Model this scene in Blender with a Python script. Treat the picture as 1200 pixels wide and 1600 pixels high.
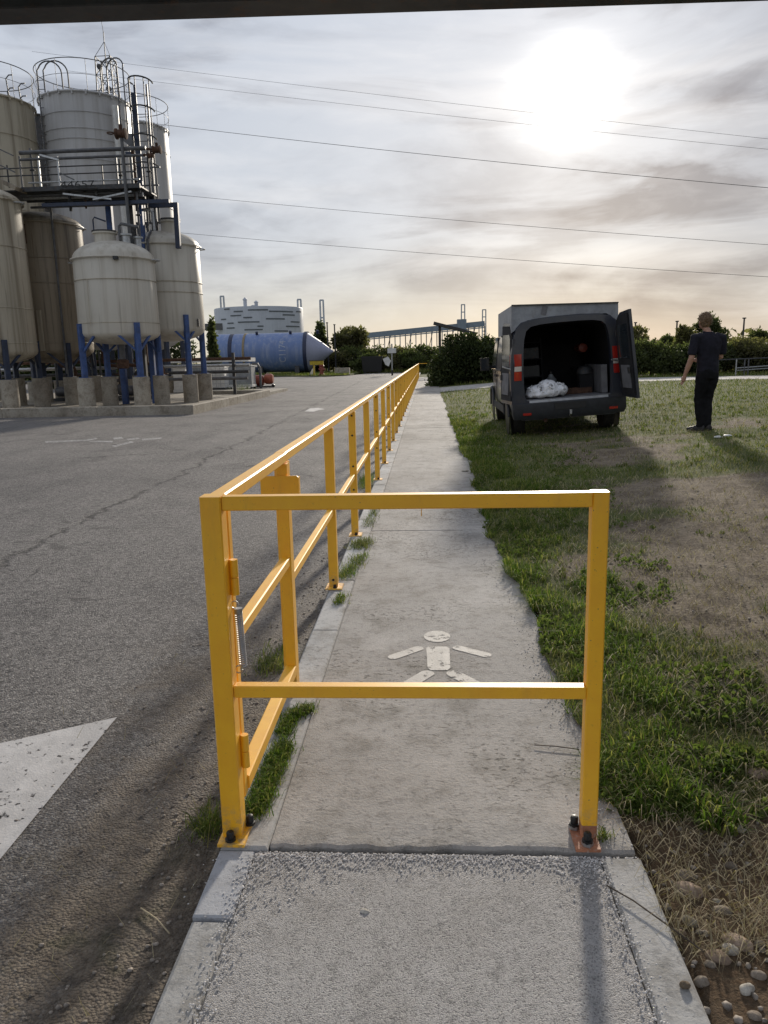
import bpy, math, random
import numpy as np
from mathutils import Vector, Matrix, noise as mnoise

for o in list(bpy.data.objects): bpy.data.objects.remove(o)
sc = bpy.context.scene
col = sc.collection
random.seed(7); RNG = np.random.default_rng(11)
R = math.radians

# ------------------------------------------------------------------ camera
F_PX, PITCH, YAW, ROLL, EYE = 1184.67, 0.19906, 0.05955, -0.021816, 1.48
_fwd = Vector((-math.sin(YAW)*math.cos(PITCH), math.cos(YAW)*math.cos(PITCH), -math.sin(PITCH)))
_r0 = Vector((math.cos(YAW), math.sin(YAW), 0)); _u0 = _r0.cross(_fwd)
_right = _r0*math.cos(ROLL) + _u0*math.sin(ROLL)
_up = -_r0*math.sin(ROLL) + _u0*math.cos(ROLL)
CAM = Vector((0, 0, EYE))
cd = bpy.data.cameras.new('camera'); cam = bpy.data.objects.new('camera', cd); col.objects.link(cam)
cam.matrix_world = Matrix(((_right.x, _up.x, -_fwd.x, 0), (_right.y, _up.y, -_fwd.y, 0), (_right.z, _up.z, -_fwd.z, EYE), (0, 0, 0, 1)))
cd.sensor_fit = 'VERTICAL'; cd.sensor_height = 36; cd.lens = F_PX/1600*36
cd.clip_start = 0.05; cd.clip_end = 6000
sc.camera = cam
def _ray(x, y): return _fwd + _right*((x-600)/F_PX) + _up*((800-y)/F_PX)
def at(x, y, Y):
    d = _ray(x, y); return CAM + d*(Y/d.y)
def gnd(x, y, z=0.0):
    d = _ray(x, y); return CAM + d*((z-EYE)/d.z)

# ------------------------------------------------------------------ sky and sun
SUN_EL, SUN_AZ = R(16.7), R(9.9)          # azimuth to the right of +Y
SUN = Vector((math.sin(SUN_AZ)*math.cos(SUN_EL), math.cos(SUN_AZ)*math.cos(SUN_EL), math.sin(SUN_EL)))
world = bpy.data.worlds.new('World'); sc.world = world; world.use_nodes = True
class NT:
    def __init__(s, nt): s.t = nt
    def n(s, typ, **kw):
        nd = s.t.nodes.new(typ)
        for k, v in kw.items():
            if k.startswith('i_'): s.inp(nd, k[2:], v)
            else: setattr(nd, k, v)
        return nd
    def inp(s, nd, key, v):
        key = int(key) if key.isdigit() else key.replace('_', ' ')
        sock = nd.inputs[key]
        if isinstance(v, bpy.types.NodeSocket): s.t.links.new(v, sock)
        else: sock.default_value = v
    def math(s, op, a, b=0.0, clamp=False):
        nd = s.t.nodes.new('ShaderNodeMath'); nd.operation = op; nd.use_clamp = clamp
        s.inp(nd, '0', a); s.inp(nd, '1', b); return nd.outputs[0]
    def vmath(s, op, a, b=(0, 0, 0)):
        nd = s.t.nodes.new('ShaderNodeVectorMath'); nd.operation = op
        s.inp(nd, '0', a); s.inp(nd, '1', b)
        return nd.outputs['Value'] if op in ('DOT_PRODUCT', 'LENGTH', 'DISTANCE') else nd.outputs[0]
    def mix(s, fac, a, b, blend='MIX'):
        nd = s.t.nodes.new('ShaderNodeMix'); nd.data_type = 'RGBA'; nd.blend_type = blend
        for i, v in ((0, fac), (6, a), (7, b)):
            if isinstance(v, bpy.types.NodeSocket): s.t.links.new(v, nd.inputs[i])
            else: nd.inputs[i].default_value = v if i == 0 else (*v[:3], 1)
        return nd.outputs[2]
    def noise(s, vec, scale, detail=4, rough=.55, dist=0.0):
        nd = s.n('ShaderNodeTexNoise'); nd.inputs['Scale'].default_value = scale
        nd.inputs['Detail'].default_value = detail; nd.inputs['Roughness'].default_value = rough
        nd.inputs['Distortion'].default_value = dist
        if vec is not None: s.t.links.new(vec, nd.inputs['Vector'])
        return nd.outputs['Fac']
    def vor(s, vec, scale, feature='F1'):
        nd = s.n('ShaderNodeTexVoronoi'); nd.feature = feature; nd.inputs['Scale'].default_value = scale
        if vec is not None: s.t.links.new(vec, nd.inputs['Vector'])
        return nd.outputs
    def ramp(s, fac, stops):
        nd = s.n('ShaderNodeValToRGB'); e = nd.color_ramp.elements
        while len(e) > 1: e.remove(e[-1])
        for i, (p, c) in enumerate(stops):
            el = e[0] if i == 0 else e.new(p)
            el.position = p
            if isinstance(c, (int, float)): c = (c, c, c)
            el.color = (*c[:3], 1)
        s.t.links.new(fac, nd.inputs[0]); return nd.outputs[0]
    def sstep(s, v, a, b):
        nd = s.n('ShaderNodeMapRange'); nd.interpolation_type = 'SMOOTHSTEP'
        s.inp(nd, '0', v); nd.inputs[1].default_value = a; nd.inputs[2].default_value = b
        return nd.outputs[0]
    def mapping(s, vec, scale=(1, 1, 1), loc=(0, 0, 0), rot=(0, 0, 0)):
        nd = s.n('ShaderNodeMapping'); nd.inputs['Scale'].default_value = scale
        nd.inputs['Location'].default_value = loc; nd.inputs['Rotation'].default_value = rot
        s.t.links.new(vec, nd.inputs[0]); return nd.outputs[0]

def build_sky():
    w = NT(world.node_tree); w.t.nodes.clear()
    out = w.n('ShaderNodeOutputWorld'); bg = w.n('ShaderNodeBackground'); bg.inputs[1].default_value = 0.1
    sky = w.n('ShaderNodeTexSky', sky_type='NISHITA', sun_disc=False)
    sky.sun_elevation = SUN_EL; sky.sun_rotation = SUN_AZ; sky.air_density = 1.0; sky.dust_density = 1.0; sky.ozone_density = 1.0
    tc = w.n('ShaderNodeTexCoord').outputs['Generated']
    d = w.vmath('NORMALIZE', tc)
    sep = w.n('ShaderNodeSeparateXYZ'); w.t.links.new(d, sep.inputs[0])
    z = sep.outputs[2]
    zz = w.math('ADD', w.math('MAXIMUM', z, 0.0), 0.10)
    P = w.vmath('DIVIDE', d, w.n('ShaderNodeCombineXYZ', i_X=zz, i_Y=zz, i_Z=zz).outputs[0])
    P2 = w.mapping(d, (2.6, 2.6, 7.5), (1.3, .45, .22), (0, R(-7), 0))
    big = w.noise(P2, 1.15, 7, .55, .6)
    P3 = w.mapping(d, (1.7, 1.7, 11.0), (4.3, 1.9, .8), (0, R(-9), 0))
    streak = w.noise(P3, 1.5, 8, .6, .7)
    fine = w.noise(P2, 6.0, 6, .62, .4)
    # thin high cloud sheet
    az = w.vmath('DOT_PRODUCT', d, tuple(SUN))
    base = w.mix(w.sstep(z, -0.02, 0.17), (.460, .437, .375), (.415, .442, .490))
    base = w.mix(w.math('MULTIPLY', w.sstep(z, .18, .50), .55), base, (.40, .445, .53))
    lobes = w.sstep(w.noise(P2, .55, 3, .5, .3), .40, .62)
    thick = w.sstep(big, .45, .66)
    thin = w.sstep(streak, .47, .66)
    bank = w.sstep(w.math('ADD', sep.outputs[0], w.math('MULTIPLY', w.math('SUBTRACT', big, .5), .55)), .19, .33)
    veil = w.math('ADD', w.math('MULTIPLY', thick, .42), w.math('MULTIPLY', thin, .46))
    veil = w.math('ADD', veil, w.math('MULTIPLY', bank, w.math('ADD', .40, w.math('MULTIPLY', thick, .6))))
    dark = w.math('MULTIPLY', veil, w.math('ADD', .35, w.math('MULTIPLY', w.sstep(z, .0, .14), .65)), clamp=True)
    colr = w.mix(dark, base, (.150, .156, .188))
    bright = w.math('MULTIPLY', w.sstep(w.noise(P3, 1.3, 6, .55, .3), .50, .72), w.sstep(az, .2, .98))
    colr = w.mix(w.math('MULTIPLY', bright, .28), colr, (.72, .70, .69))
    colr = w.mix(w.math('MULTIPLY', w.math('SUBTRACT', fine, .5), .5, clamp=True), colr, (.68, .68, .70))
    # sun shining through the sheet: forward scattering round the sun direction
    off = w.math('SUBTRACT', 1.0, az)
    wob = w.math('ADD', 0.70, w.math('MULTIPLY', big, .6))
    offw = w.math('MULTIPLY', off, w.math('ADD', wob, w.math('MULTIPLY', w.math('SUBTRACT', streak, .5), 2.2)))
    def g(k, amp): return w.math('MULTIPLY', w.math('EXPONENT', w.math('MULTIPLY', offw, -k)), amp)
    glow = w.math('ADD', w.math('ADD', g(2200, 2.4), g(420, .14)), g(26, .035))
    gl = w.mix(1.0, (1.0, .955, .88), w.n('ShaderNodeCombineXYZ', i_X=glow, i_Y=glow, i_Z=glow).outputs[0], 'MULTIPLY')
    colr = w.mix(1.0, colr, gl, 'ADD')
    clouds = w.mix(1.0, colr, (10, 10, 10), 'MULTIPLY')
    full = w.mix(0.94, sky.outputs[0], clouds)
    w.t.links.new(full, bg.inputs[0]); w.t.links.new(bg.outputs[0], out.inputs[0])
build_sky()
sl = bpy.data.lights.new('sun', 'SUN'); sl.energy = 2.8; sl.angle = R(3.2); sl.color = (1.0, .90, .76)
so = bpy.data.objects.new('sun', sl); col.objects.link(so); so.location = SUN*50
so.rotation_euler = (-SUN).to_track_quat('-Z', 'Y').to_euler()
sc.view_settings.view_transform = 'Standard'; sc.view_settings.look = 'None'
sc.view_settings.exposure = 0.5; sc.view_settings.gamma = 1.0; sc.view_settings.use_curve_mapping = False
sc.render.engine = 'CYCLES'; sc.cycles.use_denoising = True; sc.cycles.max_bounces = 7
sc.cycles.transparent_max_bounces = 8; sc.cycles.sample_clamp_indirect = 6

# ------------------------------------------------------------------ mesh helpers
OFF = {}
def _reg(o, off): OFF[o.name] = Vector(off)
def offset(o): return OFF.get(o.name, Vector((0, 0, 0))) if o else Vector((0, 0, 0))
def tag(o, label=None, cat=None, group=None, kind=None):
    for k, v in (('label', label), ('category', cat), ('group', group), ('kind', kind)):
        if v: o[k] = v
    return o
def thing(name, label, cat, loc=(0, 0, 0), rot=(0, 0, 0), group=None):
    o = bpy.data.objects.new(name, None); o.empty_display_size = .2; col.objects.link(o)
    o.location = loc; o.rotation_euler = rot; tag(o, label, cat, group); _reg(o, loc); return o
def smooth(me, ang=38):
    me.polygons.foreach_set('use_smooth', [True]*len(me.polygons))
    try: me.set_sharp_from_angle(angle=R(ang))
    except Exception: pass
class MB:
    def __init__(s): s.v = []; s.f = []
    def add(s, vs, fs):
        b = len(s.v); s.v += [tuple(v) for v in vs]; s.f += [tuple(i+b for i in f) for f in fs]; return s
    def box(s, c, sz, rot=None):
        hx, hy, hz = sz[0]/2, sz[1]/2, sz[2]/2
        vs = [Vector((x, y, z)) for x in (-hx, hx) for y in (-hy, hy) for z in (-hz, hz)]
        if rot: m = rot if isinstance(rot, Matrix) else Matrix.Rotation(rot, 3, 'Z'); vs = [m @ v for v in vs]
        c = Vector(c)
        return s.add([v+c for v in vs], [(0, 1, 3, 2), (4, 6, 7, 5), (0, 4, 5, 1), (2, 3, 7, 6), (0, 2, 6, 4), (1, 5, 7, 3)])
    def mm(s, a, b): return s.box([(p+q)/2 for p, q in zip(a, b)], [abs(q-p) for p, q in zip(a, b)])
    def bar(s, p0, p1, w, h, up=(0, 0, 1), ch=0.0):
        p0, p1 = Vector(p0), Vector(p1); d = (p1-p0).normalized(); up = Vector(up)
        sd = d.cross(up)
        if sd.length < 1e-4: sd = d.cross(Vector((0, 1, 0)))
        sd.normalize(); u = sd.cross(d).normalized(); a, b = w/2, h/2
        if ch: pr = [(a-ch, -b), (a, -b+ch), (a, b-ch), (a-ch, b), (-a+ch, b), (-a, b-ch), (-a, -b+ch), (-a+ch, -b)]
        else: pr = [(a, -b), (a, b), (-a, b), (-a, -b)]
        n = len(pr)
        vs = [p0+sd*x+u*y for x, y in pr]+[p1+sd*x+u*y for x, y in pr]
        fs = [(i, (i+1) % n, n+(i+1) % n, n+i) for i in range(n)]+[tuple(range(n))[::-1], tuple(range(n, 2*n))]
        return s.add(vs, fs)
    def cyl(s, p0, p1, r0, r1=None, n=12, caps=True):
        r1 = r0 if r1 is None else r1; p0, p1 = Vector(p0), Vector(p1); d = (p1-p0).normalized()
        a = d.orthogonal().normalized(); b = d.cross(a); vs = []
        for p, r in ((p0, r0), (p1, r1)):
            for i in range(n):
                t = 2*math.pi*i/n; vs.append(p+a*(r*math.cos(t))+b*(r*math.sin(t)))
        fs = [(i, (i+1) % n, n+(i+1) % n, n+i) for i in range(n)]
        if caps: fs += [tuple(range(n))[::-1], tuple(range(n, 2*n))]
        return s.add(vs, fs)
    def tube(s, pts, r, n=8, closed=False, caps=True):
        pts = [Vector(p) for p in pts]; m = len(pts); vs = []; prev = None
        rr = r if isinstance(r, (list, tuple)) else [r]*m
        for k, p in enumerate(pts):
            if closed: d = pts[(k+1) % m]-pts[k-1]
            else: d = pts[min(k+1, m-1)]-pts[max(k-1, 0)]
            d.normalize()
            if prev is None: a = d.orthogonal().normalized()
            else:
                a = prev-d*prev.dot(d)
                a = a.normalized() if a.length > 1e-6 else d.orthogonal().normalized()
            prev = a; b = d.cross(a)
            for i in range(n):
                t = 2*math.pi*i/n; vs.append(p+a*(rr[k]*math.cos(t))+b*(rr[k]*math.sin(t)))
        fs = []
        for k in range(m if closed else m-1):
            k2 = (k+1) % m
            for i in range(n): fs.append((k*n+i, k*n+(i+1) % n, k2*n+(i+1) % n, k2*n+i))
        if caps and not closed: fs += [tuple(range(n))[::-1], tuple(range((m-1)*n, m*n))]
        return s.add(vs, fs)
    def lathe(s, prof, c=(0, 0, 0), n=32, axis='Z'):
        c = Vector(c); vs = []; m = len(prof)
        for r, z in prof:
            for i in range(n):
                t = 2*math.pi*i/n; p = Vector((r*math.cos(t), r*math.sin(t), z))
                if axis == 'X': p = Vector((p.z, p.x, p.y))
                elif axis == 'Y': p = Vector((p.y, p.z, p.x))
                vs.append(c+p)
        fs = []
        for k in range(m-1):
            for i in range(n): fs.append((k*n+i, k*n+(i+1) % n, (k+1)*n+(i+1) % n, (k+1)*n+i))
        fs += [tuple(range(n))[::-1], tuple(range((m-1)*n, m*n))]
        return s.add(vs, fs)
    def prism(s, poly, d):
        poly = [Vector(p) for p in poly]; d = Vector(d); n = len(poly)
        vs = poly+[p+d for p in poly]
        return s.add(vs, [tuple(range(n))[::-1], tuple(range(n, 2*n))]+[(i, (i+1) % n, n+(i+1) % n, n+i) for i in range(n)])
    def ring(s, c, r, t, n=48, k=6, a0=0, a1=360):
        full = abs(a1-a0) >= 360
        m = n if full else max(4, int(n*abs(a1-a0)/360))
        pts = [(c[0]+r*math.cos(R(a0+(a1-a0)*i/(m if full else m-1))), c[1]+r*math.sin(R(a0+(a1-a0)*i/(m if full else m-1))), c[2]) for i in range(m)]
        return s.tube(pts, t, k, closed=full)
    def mesh(s, name, mt, sm=True):
        me = bpy.data.meshes.new(name); me.from_pydata(s.v, [], s.f); me.update()
        import bmesh
        bm = bmesh.new(); bm.from_mesh(me); bmesh.ops.recalc_face_normals(bm, faces=bm.faces); bm.to_mesh(me); bm.free()
        if mt: me.materials.append(mt)
        if sm: smooth(me)
        return me
    def obj(s, name, mt, parent=None, world=False, sm=True, loc=None):
        if world and parent is not None:
            of = offset(parent); s.v = [(x-of.x, y-of.y, z-of.z) for x, y, z in s.v]
        return link(name, s.mesh(name, mt, sm), parent, loc)
def link(name, me, parent=None, loc=None, rot=None):
    o = bpy.data.objects.new(name, me); col.objects.link(o)
    if parent is not None: o.parent = parent; OFF[o.name] = offset(parent)
    if loc is not None: o.location = loc
    if rot is not None: o.rotation_euler = rot
    return o
def tri_mesh(name, V, T, mt, sm=False):
    me = bpy.data.meshes.new(name); V = np.asarray(V, np.float32).reshape(-1, 3); T = np.asarray(T, np.int32)
    k = T.shape[1]; nf = len(T)
    me.vertices.add(len(V)); me.vertices.foreach_set('co', V.ravel())
    me.loops.add(nf*k); me.loops.foreach_set('vertex_index', T.ravel())
    me.polygons.add(nf); me.polygons.foreach_set('loop_start', np.arange(0, nf*k, k, dtype=np.int32))
    me.polygons.foreach_set('loop_total', np.full(nf, k, np.int32))
    if sm: me.polygons.foreach_set('use_smooth', np.ones(nf, bool))
    me.update(calc_edges=True); me.validate()
    me.materials.append(mt); return me
def remeshed(mb, voxel, smooth_it=6, name='m', mt=None):
    me = mb.mesh(name+'_src', mt); o = bpy.data.objects.new(name+'_src', me); col.objects.link(o)
    m = o.modifiers.new('r', 'REMESH'); m.mode = 'VOXEL'; m.voxel_size = voxel
    s = o.modifiers.new('s', 'SMOOTH'); s.iterations = smooth_it; s.factor = .5
    dg = bpy.context.evaluated_depsgraph_get(); dg.update()
    ev = o.evaluated_get(dg); out = bpy.data.meshes.new_from_object(ev)
    bpy.data.objects.remove(o); bpy.data.meshes.remove(me)
    out.materials.clear(); out.materials.append(mt)
    out.polygons.foreach_set('use_smooth', [True]*len(out.polygons)); out.name = name
    return out
def text_mesh(txt, size):
    cu = bpy.data.curves.new('t', 'FONT'); cu.body = txt; cu.size = size; cu.align_x = 'CENTER'; cu.align_y = 'CENTER'; cu.resolution_u = 3
    o = bpy.data.objects.new('t', cu); col.objects.link(o)
    dg = bpy.context.evaluated_depsgraph_get(); dg.update()
    me = bpy.data.meshes.new_from_object(o.evaluated_get(dg))
    bpy.data.objects.remove(o)
    vs = [tuple(v.co) for v in me.vertices]; fs = [tuple(p.vertices) for p in me.polygons]
    bpy.data.meshes.remove(me); return vs, fs
def fbm(x, y, s, seed=0): return mnoise.fractal(Vector((x*s+seed*13.7, y*s-seed*7.1, seed*3.3)), 1.0, 2.0, 4)

# ------------------------------------------------------------------ materials
def mat(name):
    m = bpy.data.materials.new(name); m.use_nodes = True
    return m, NT(m.node_tree), m.node_tree.nodes['Principled BSDF']
def setc(n, b, c): n.inp(b, 'Base Color', c if isinstance(c, bpy.types.NodeSocket) else (*c, 1))
def bump(n, b, h, strength=.4, dist=.01):
    bp = n.n('ShaderNodeBump'); bp.inputs['Strength'].default_value = strength; bp.inputs['Distance'].default_value = dist
    n.t.links.new(h, bp.inputs['Height']); n.t.links.new(bp.outputs[0], b.inputs['Normal'])
def pos(n): return n.n('ShaderNodeNewGeometry').outputs['Position']
def simple(name, c, rough=.6, metal=0.0, var=.18, scale=6.0, spec=.5, dirt=None):
    m, n, b = mat(name); P = pos(n)
    f = n.noise(P, scale, 5, .6)
    a = tuple(x*(1-var) for x in c); d = tuple(min(1, x*(1+var)) for x in c)
    cc = n.mix(n.sstep(f, .3, .7), a, d)
    if dirt:
        cc = n.mix(n.math('MULTIPLY', n.sstep(n.noise(P, scale*2.7, 6, .65), .52, .72), dirt[1]), cc, dirt[0])
    setc(n, b, cc)
    b.inputs['Roughness'].default_value = rough; b.inputs['Metallic'].default_value = metal; b.inputs['Specular IOR Level'].default_value = spec
    return m

def m_asphalt():
    m, n, b = mat('asphalt'); P = pos(n)
    sep = n.n('ShaderNodeSeparateXYZ'); n.t.links.new(P, sep.inputs[0]); X, Y = sep.outputs[0], sep.outputs[1]
    big = n.noise(P, .16, 5, .6); mid = n.noise(n.mapping(P, (1, .6, 1)), 1.1, 7, .68); g1 = n.noise(P, 16, 5, .75); fine = n.noise(P, 70, 4, .75); agg = n.vor(P, 115)
    tone = n.n('ShaderNodeSeparateColor'); n.t.links.new(agg[1], tone.inputs[0])
    c = n.mix(n.sstep(big, .32, .68), (.158, .147, .142), (.225, .210, .198))
    c = n.mix(n.math('MULTIPLY', n.sstep(mid, .46, .66), .75), c, (.098, .092, .092))
    c = n.mix(n.math('MULTIPLY', n.sstep(mid, .46, .30), .45), c, (.27, .252, .232))
    c = n.mix(n.math('MULTIPLY', n.sstep(g1, .48, .62), .65), c, (.060, .056, .056))
    c = n.mix(n.math('MULTIPLY', n.sstep(tone.outputs[0], .70, .95), .75), c, (.42, .40, .375))
    c = n.mix(n.math('MULTIPLY', n.sstep(fine, .50, .64), .85), c, (.028, .027, .028))
    salt = n.noise(P, 34, 3, .7); c = n.mix(n.math('MULTIPLY', n.sstep(salt, .56, .68), .55), c, (.34, .32, .295)); c = n.mix(n.math('MULTIPLY', n.sstep(salt, .44, .33), .60), c, (.045, .042, .042))
    # old seam across the yard
    wob = n.math('MULTIPLY', n.math('SUBTRACT', n.noise(P, 1.6, 7, .7), .5), .75)
    L = n.math('ADD', n.math('ADD', X, n.math('MULTIPLY', n.math('SUBTRACT', Y, 5.0), .028)), n.math('ADD', 3.36, wob))
    seam = n.sstep(n.math('ABSOLUTE', L), .07, .0)
    seam = n.math('MULTIPLY', seam, n.sstep(n.noise(P, 3.5, 5, .6), .36, .54))
    c = n.mix(n.math('MULTIPLY', seam, .85), c, (.03, .028, .028))
    # fine crazing
    cr = n.vor(n.mapping(P, (1, 1, 1)), .55, 'DISTANCE_TO_EDGE')
    crz = n.math('MULTIPLY', n.sstep(n.math('ADD', cr[0], n.math('MULTIPLY', n.math('SUBTRACT', n.noise(P, 3, 6, .7), .5), .16)), .012, .0), n.sstep(n.noise(P, .5, 4, .6), .52, .62))
    c = n.mix(n.math('MULTIPLY', crz, .7), c, (.04, .037, .036))
    # soil washed against the kerb
    k = n.math('ADD', n.sstep(X, -2.1, -.75), n.math('MULTIPLY', n.math('SUBTRACT', n.noise(P, 1.9, 7, .62), .52), 2.0))
    k = n.math('MULTIPLY', n.sstep(k, .35, 1.05), n.sstep(Y, 6.5, 2.6))
    soil = n.mix(n.sstep(n.noise(P, 30, 5, .75), .35, .65), (.075, .056, .040), (.205, .165, .12))
    c = n.mix(n.math('MULTIPLY', k, .85), c, soil)
    moss = n.math('MULTIPLY', n.math('MULTIPLY', k, n.sstep(n.noise(P, 3.1, 5, .6), .50, .62)), n.sstep(Y, 2.4, 1.6))
    c = n.mix(n.math('MULTIPLY', moss, .55), c, (.060, .062, .024))
    setc(n, b, c); n.inp(b, 'Roughness', n.ramp(mid, [(0.2, .66), (.8, .88)]))
    b.inputs['Specular IOR Level'].default_value = .3
    h = n.math('ADD', n.math('MULTIPLY', agg[0], -1.2), n.math('ADD', n.math('MULTIPLY', fine, -1.5), n.math('MULTIPLY', seam, -2.0)))
    bump(n, b, h, .9, .008); return m
def m_concrete(name, c0, c1, rough_amt=.5, agg=0.0, stain=(.20, .185, .16)):
    m, n, b = mat(name); P = pos(n)
    big = n.noise(P, .6, 6, .62); mid = n.noise(P, 4.5, 7, .70); g1 = n.noise(P, 22, 5, .75); fine = n.noise(P, 85, 4, .75)
    c = n.mix(n.sstep(big, .32, .7), c0, c1)
    c = n.mix(n.math('MULTIPLY', n.sstep(mid, .46, .68), .70), c, stain)
    c = n.mix(n.math('MULTIPLY', n.sstep(g1, .50, .66), .50), c, tuple(x*.45 for x in c0))
    c = n.mix(n.math('MULTIPLY', n.sstep(n.noise(P, 1.8, 6, .65, .5), .54, .70), .45), c, tuple(min(1, x*1.28) for x in c1))
    c = n.mix(n.math('MULTIPLY', n.sstep(fine, .56, .70), .55), c, tuple(x*.32 for x in c0))
    c = n.mix(n.math('MULTIPLY', n.sstep(n.noise(n.mapping(P, (1, .35, 1)), 1.3, 5, .6), .53, .72), .5), c, tuple(x*.72 for x in stain))
    h = n.math('ADD', n.math('MULTIPLY', mid, .8), n.math('SUBTRACT', n.math('MULTIPLY', g1, .6), n.math('MULTIPLY', fine, .8)))
    if agg:
        v = n.vor(P, 270); tone = n.n('ShaderNodeSeparateColor'); n.t.links.new(v[1], tone.inputs[0])
        sp = n.noise(P, 150, 4, .8); sp2 = n.noise(P, 40, 4, .7)
        c = n.mix(n.math('MULTIPLY', n.sstep(tone.outputs[0], .55, .95), agg), c, (.72, .70, .67))
        c = n.mix(n.math('MULTIPLY', n.sstep(tone.outputs[1], .72, .95), agg), c, tuple(x*.30 for x in c0))
        c = n.mix(n.math('MULTIPLY', n.sstep(sp, .52, .68), .60), c, tuple(x*.28 for x in c0))
        c = n.mix(n.math('MULTIPLY', n.sstep(sp2, .52, .72), .35), c, tuple(x*.5 for x in c0))
        h = n.math('ADD', n.math('MULTIPLY', tone.outputs[2], .9), n.math('SUBTRACT', n.math('MULTIPLY', v[0], -1.2), n.math('MULTIPLY', sp, 1.6)))
    else:
        pit = n.noise(n.mapping(P, (1.5, 2.3, 1)), 19, 5, .68)
        pm = n.math('MULTIPLY', n.sstep(pit, .55, .66), n.sstep(n.noise(P, 1.1, 4, .6), .47, .62))
        c = n.mix(n.math('MULTIPLY', pm, .55), c, tuple(x*.40 for x in stain))
        h = n.math('ADD', h, n.math('MULTIPLY', pm, -2.4))
    setc(n, b, c); b.inputs['Roughness'].default_value = .85; b.inputs['Specular IOR Level'].default_value = .3
    bump(n, b, h, rough_amt, .007); return m
def m_soil():
    m, n, b = mat('soil_and_turf'); P = pos(n)
    big = n.noise(P, .45, 6, .6); mid = n.noise(P, 4, 6, .65); fine = n.noise(P, 42, 5, .7); straw = n.noise(n.mapping(P, (9, 60, 1), rot=(0, 0, .6)), 1.6, 4, .6)
    c = n.mix(n.sstep(mid, .3, .7), (.125, .098, .070), (.255, .210, .158))
    c = n.mix(n.math('MULTIPLY', n.sstep(fine, .48, .68), .75), c, (.05, .038, .026))
    c = n.mix(n.math('MULTIPLY', n.sstep(straw, .55, .66), .55), c, (.40, .335, .24))
    sp = n.n('ShaderNodeSeparateXYZ'); n.t.links.new(P, sp.inputs[0])
    loam = n.math('MULTIPLY', n.sstep(n.math('ADD', sp.outputs[1], n.math('MULTIPLY', n.math('SUBTRACT', mid, .5), 1.6)), 2.9, 2.0), n.sstep(sp.outputs[0], .5, .7))
    c = n.mix(n.math('MULTIPLY', loam, .75), c, n.mix(n.sstep(fine, .35, .65), (.055, .034, .018), (.165, .105, .060)))
    at_ = n.n('ShaderNodeAttribute', attribute_name='turf'); g = n.math('ADD', at_.outputs['Fac'], n.math('MULTIPLY', n.math('SUBTRACT', mid, .5), .9))
    gc = n.mix(n.sstep(n.math('ADD', n.math('MULTIPLY', fine, .5), n.math('MULTIPLY', n.noise(P, 1.3, 6, .65), .5)), .36, .62), (.040, .058, .014), (.135, .150, .050))
    c = n.mix(n.math('MULTIPLY', n.sstep(g, .22, .60), .88), c, gc)
    c = n.mix(n.math('MULTIPLY', n.sstep(n.noise(P, 60, 2, .5), .72, .78), .5), c, (.42, .38, .32))
    setc(n, b, c); b.inputs['Roughness'].default_value = .95; b.inputs['Specular IOR Level'].default_value = .15
    bump(n, b, n.math('ADD', n.math('MULTIPLY', mid, 2.0), fine), .8, .02); return m
def m_foliage(name, ca, cb, trans=.35, rough=.55, dry=None):
    m, n, b = mat(name)
    g = n.n('ShaderNodeNewGeometry'); rnd = g.outputs['Random Per Island']; P = g.outputs['Position']
    c = n.mix(rnd, ca, cb)
    c = n.mix(n.math('MULTIPLY', n.sstep(n.noise(P, .9, 4, .6), .35, .7), .55), c, tuple(x*.5 for x in ca))
    if dry: c = n.mix(n.math('MULTIPLY', n.sstep(n.math('ADD', n.math('MULTIPLY', rnd, .5), n.math('MULTIPLY', n.noise(P, .8, 3, .5), .6)), .58, .68), dry[1]), c, dry[0])
    setc(n, b, c); b.inputs['Roughness'].default_value = rough; b.inputs['Specular IOR Level'].default_value = .12
    tr = n.n('ShaderNodeBsdfTranslucent'); n.t.links.new(n.mix(1.0, c, (1.25, 1.35, .7), 'MULTIPLY'), tr.inputs[0])
    ms = n.n('ShaderNodeMixShader'); ms.inputs[0].default_value = trans
    o = [x for x in n.t.nodes if x.type == 'OUTPUT_MATERIAL'][0]
    n.t.links.new(b.outputs[0], ms.inputs[1]); n.t.links.new(tr.outputs[0], ms.inputs[2]); n.t.links.new(ms.outputs[0], o.inputs[0])
    return m
def m_tank(name, c, streak_c, amt=.7, rust=.0, rough=.5, seam=0.0):
    m, n, b = mat(name); tc = n.n('ShaderNodeTexCoord').outputs['Object']; P = pos(n)
    st = n.noise(n.mapping(P, (3.2, 3.2, .12)), 1.0, 6, .62); st2 = n.noise(n.mapping(P, (9, 9, .35)), 1.0, 5, .6)
    cl = n.noise(P, .55, 5, .6)
    cc = n.mix(n.math('MULTIPLY', n.sstep(st, .42, .72), amt), c, streak_c)
    cc = n.mix(n.math('MULTIPLY', n.sstep(st2, .55, .75), amt*.6), cc, tuple(x*.55 for x in streak_c))
    cc = n.mix(n.math('MULTIPLY', n.sstep(cl, .4, .75), .35), cc, tuple(x*.62 for x in c))
    if rust:
        cc = n.mix(n.math('MULTIPLY', n.sstep(n.noise(n.mapping(P, (5, 5, .2)), 1.3, 6, .7), .58, .7), rust), cc, (.12, .055, .03))
    setc(n, b, cc); b.inputs['Roughness'].default_value = rough; b.inputs['Metallic'].default_value = .0
    bump(n, b, n.noise(P, 2.2, 4, .5), .12, .03); return m
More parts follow.
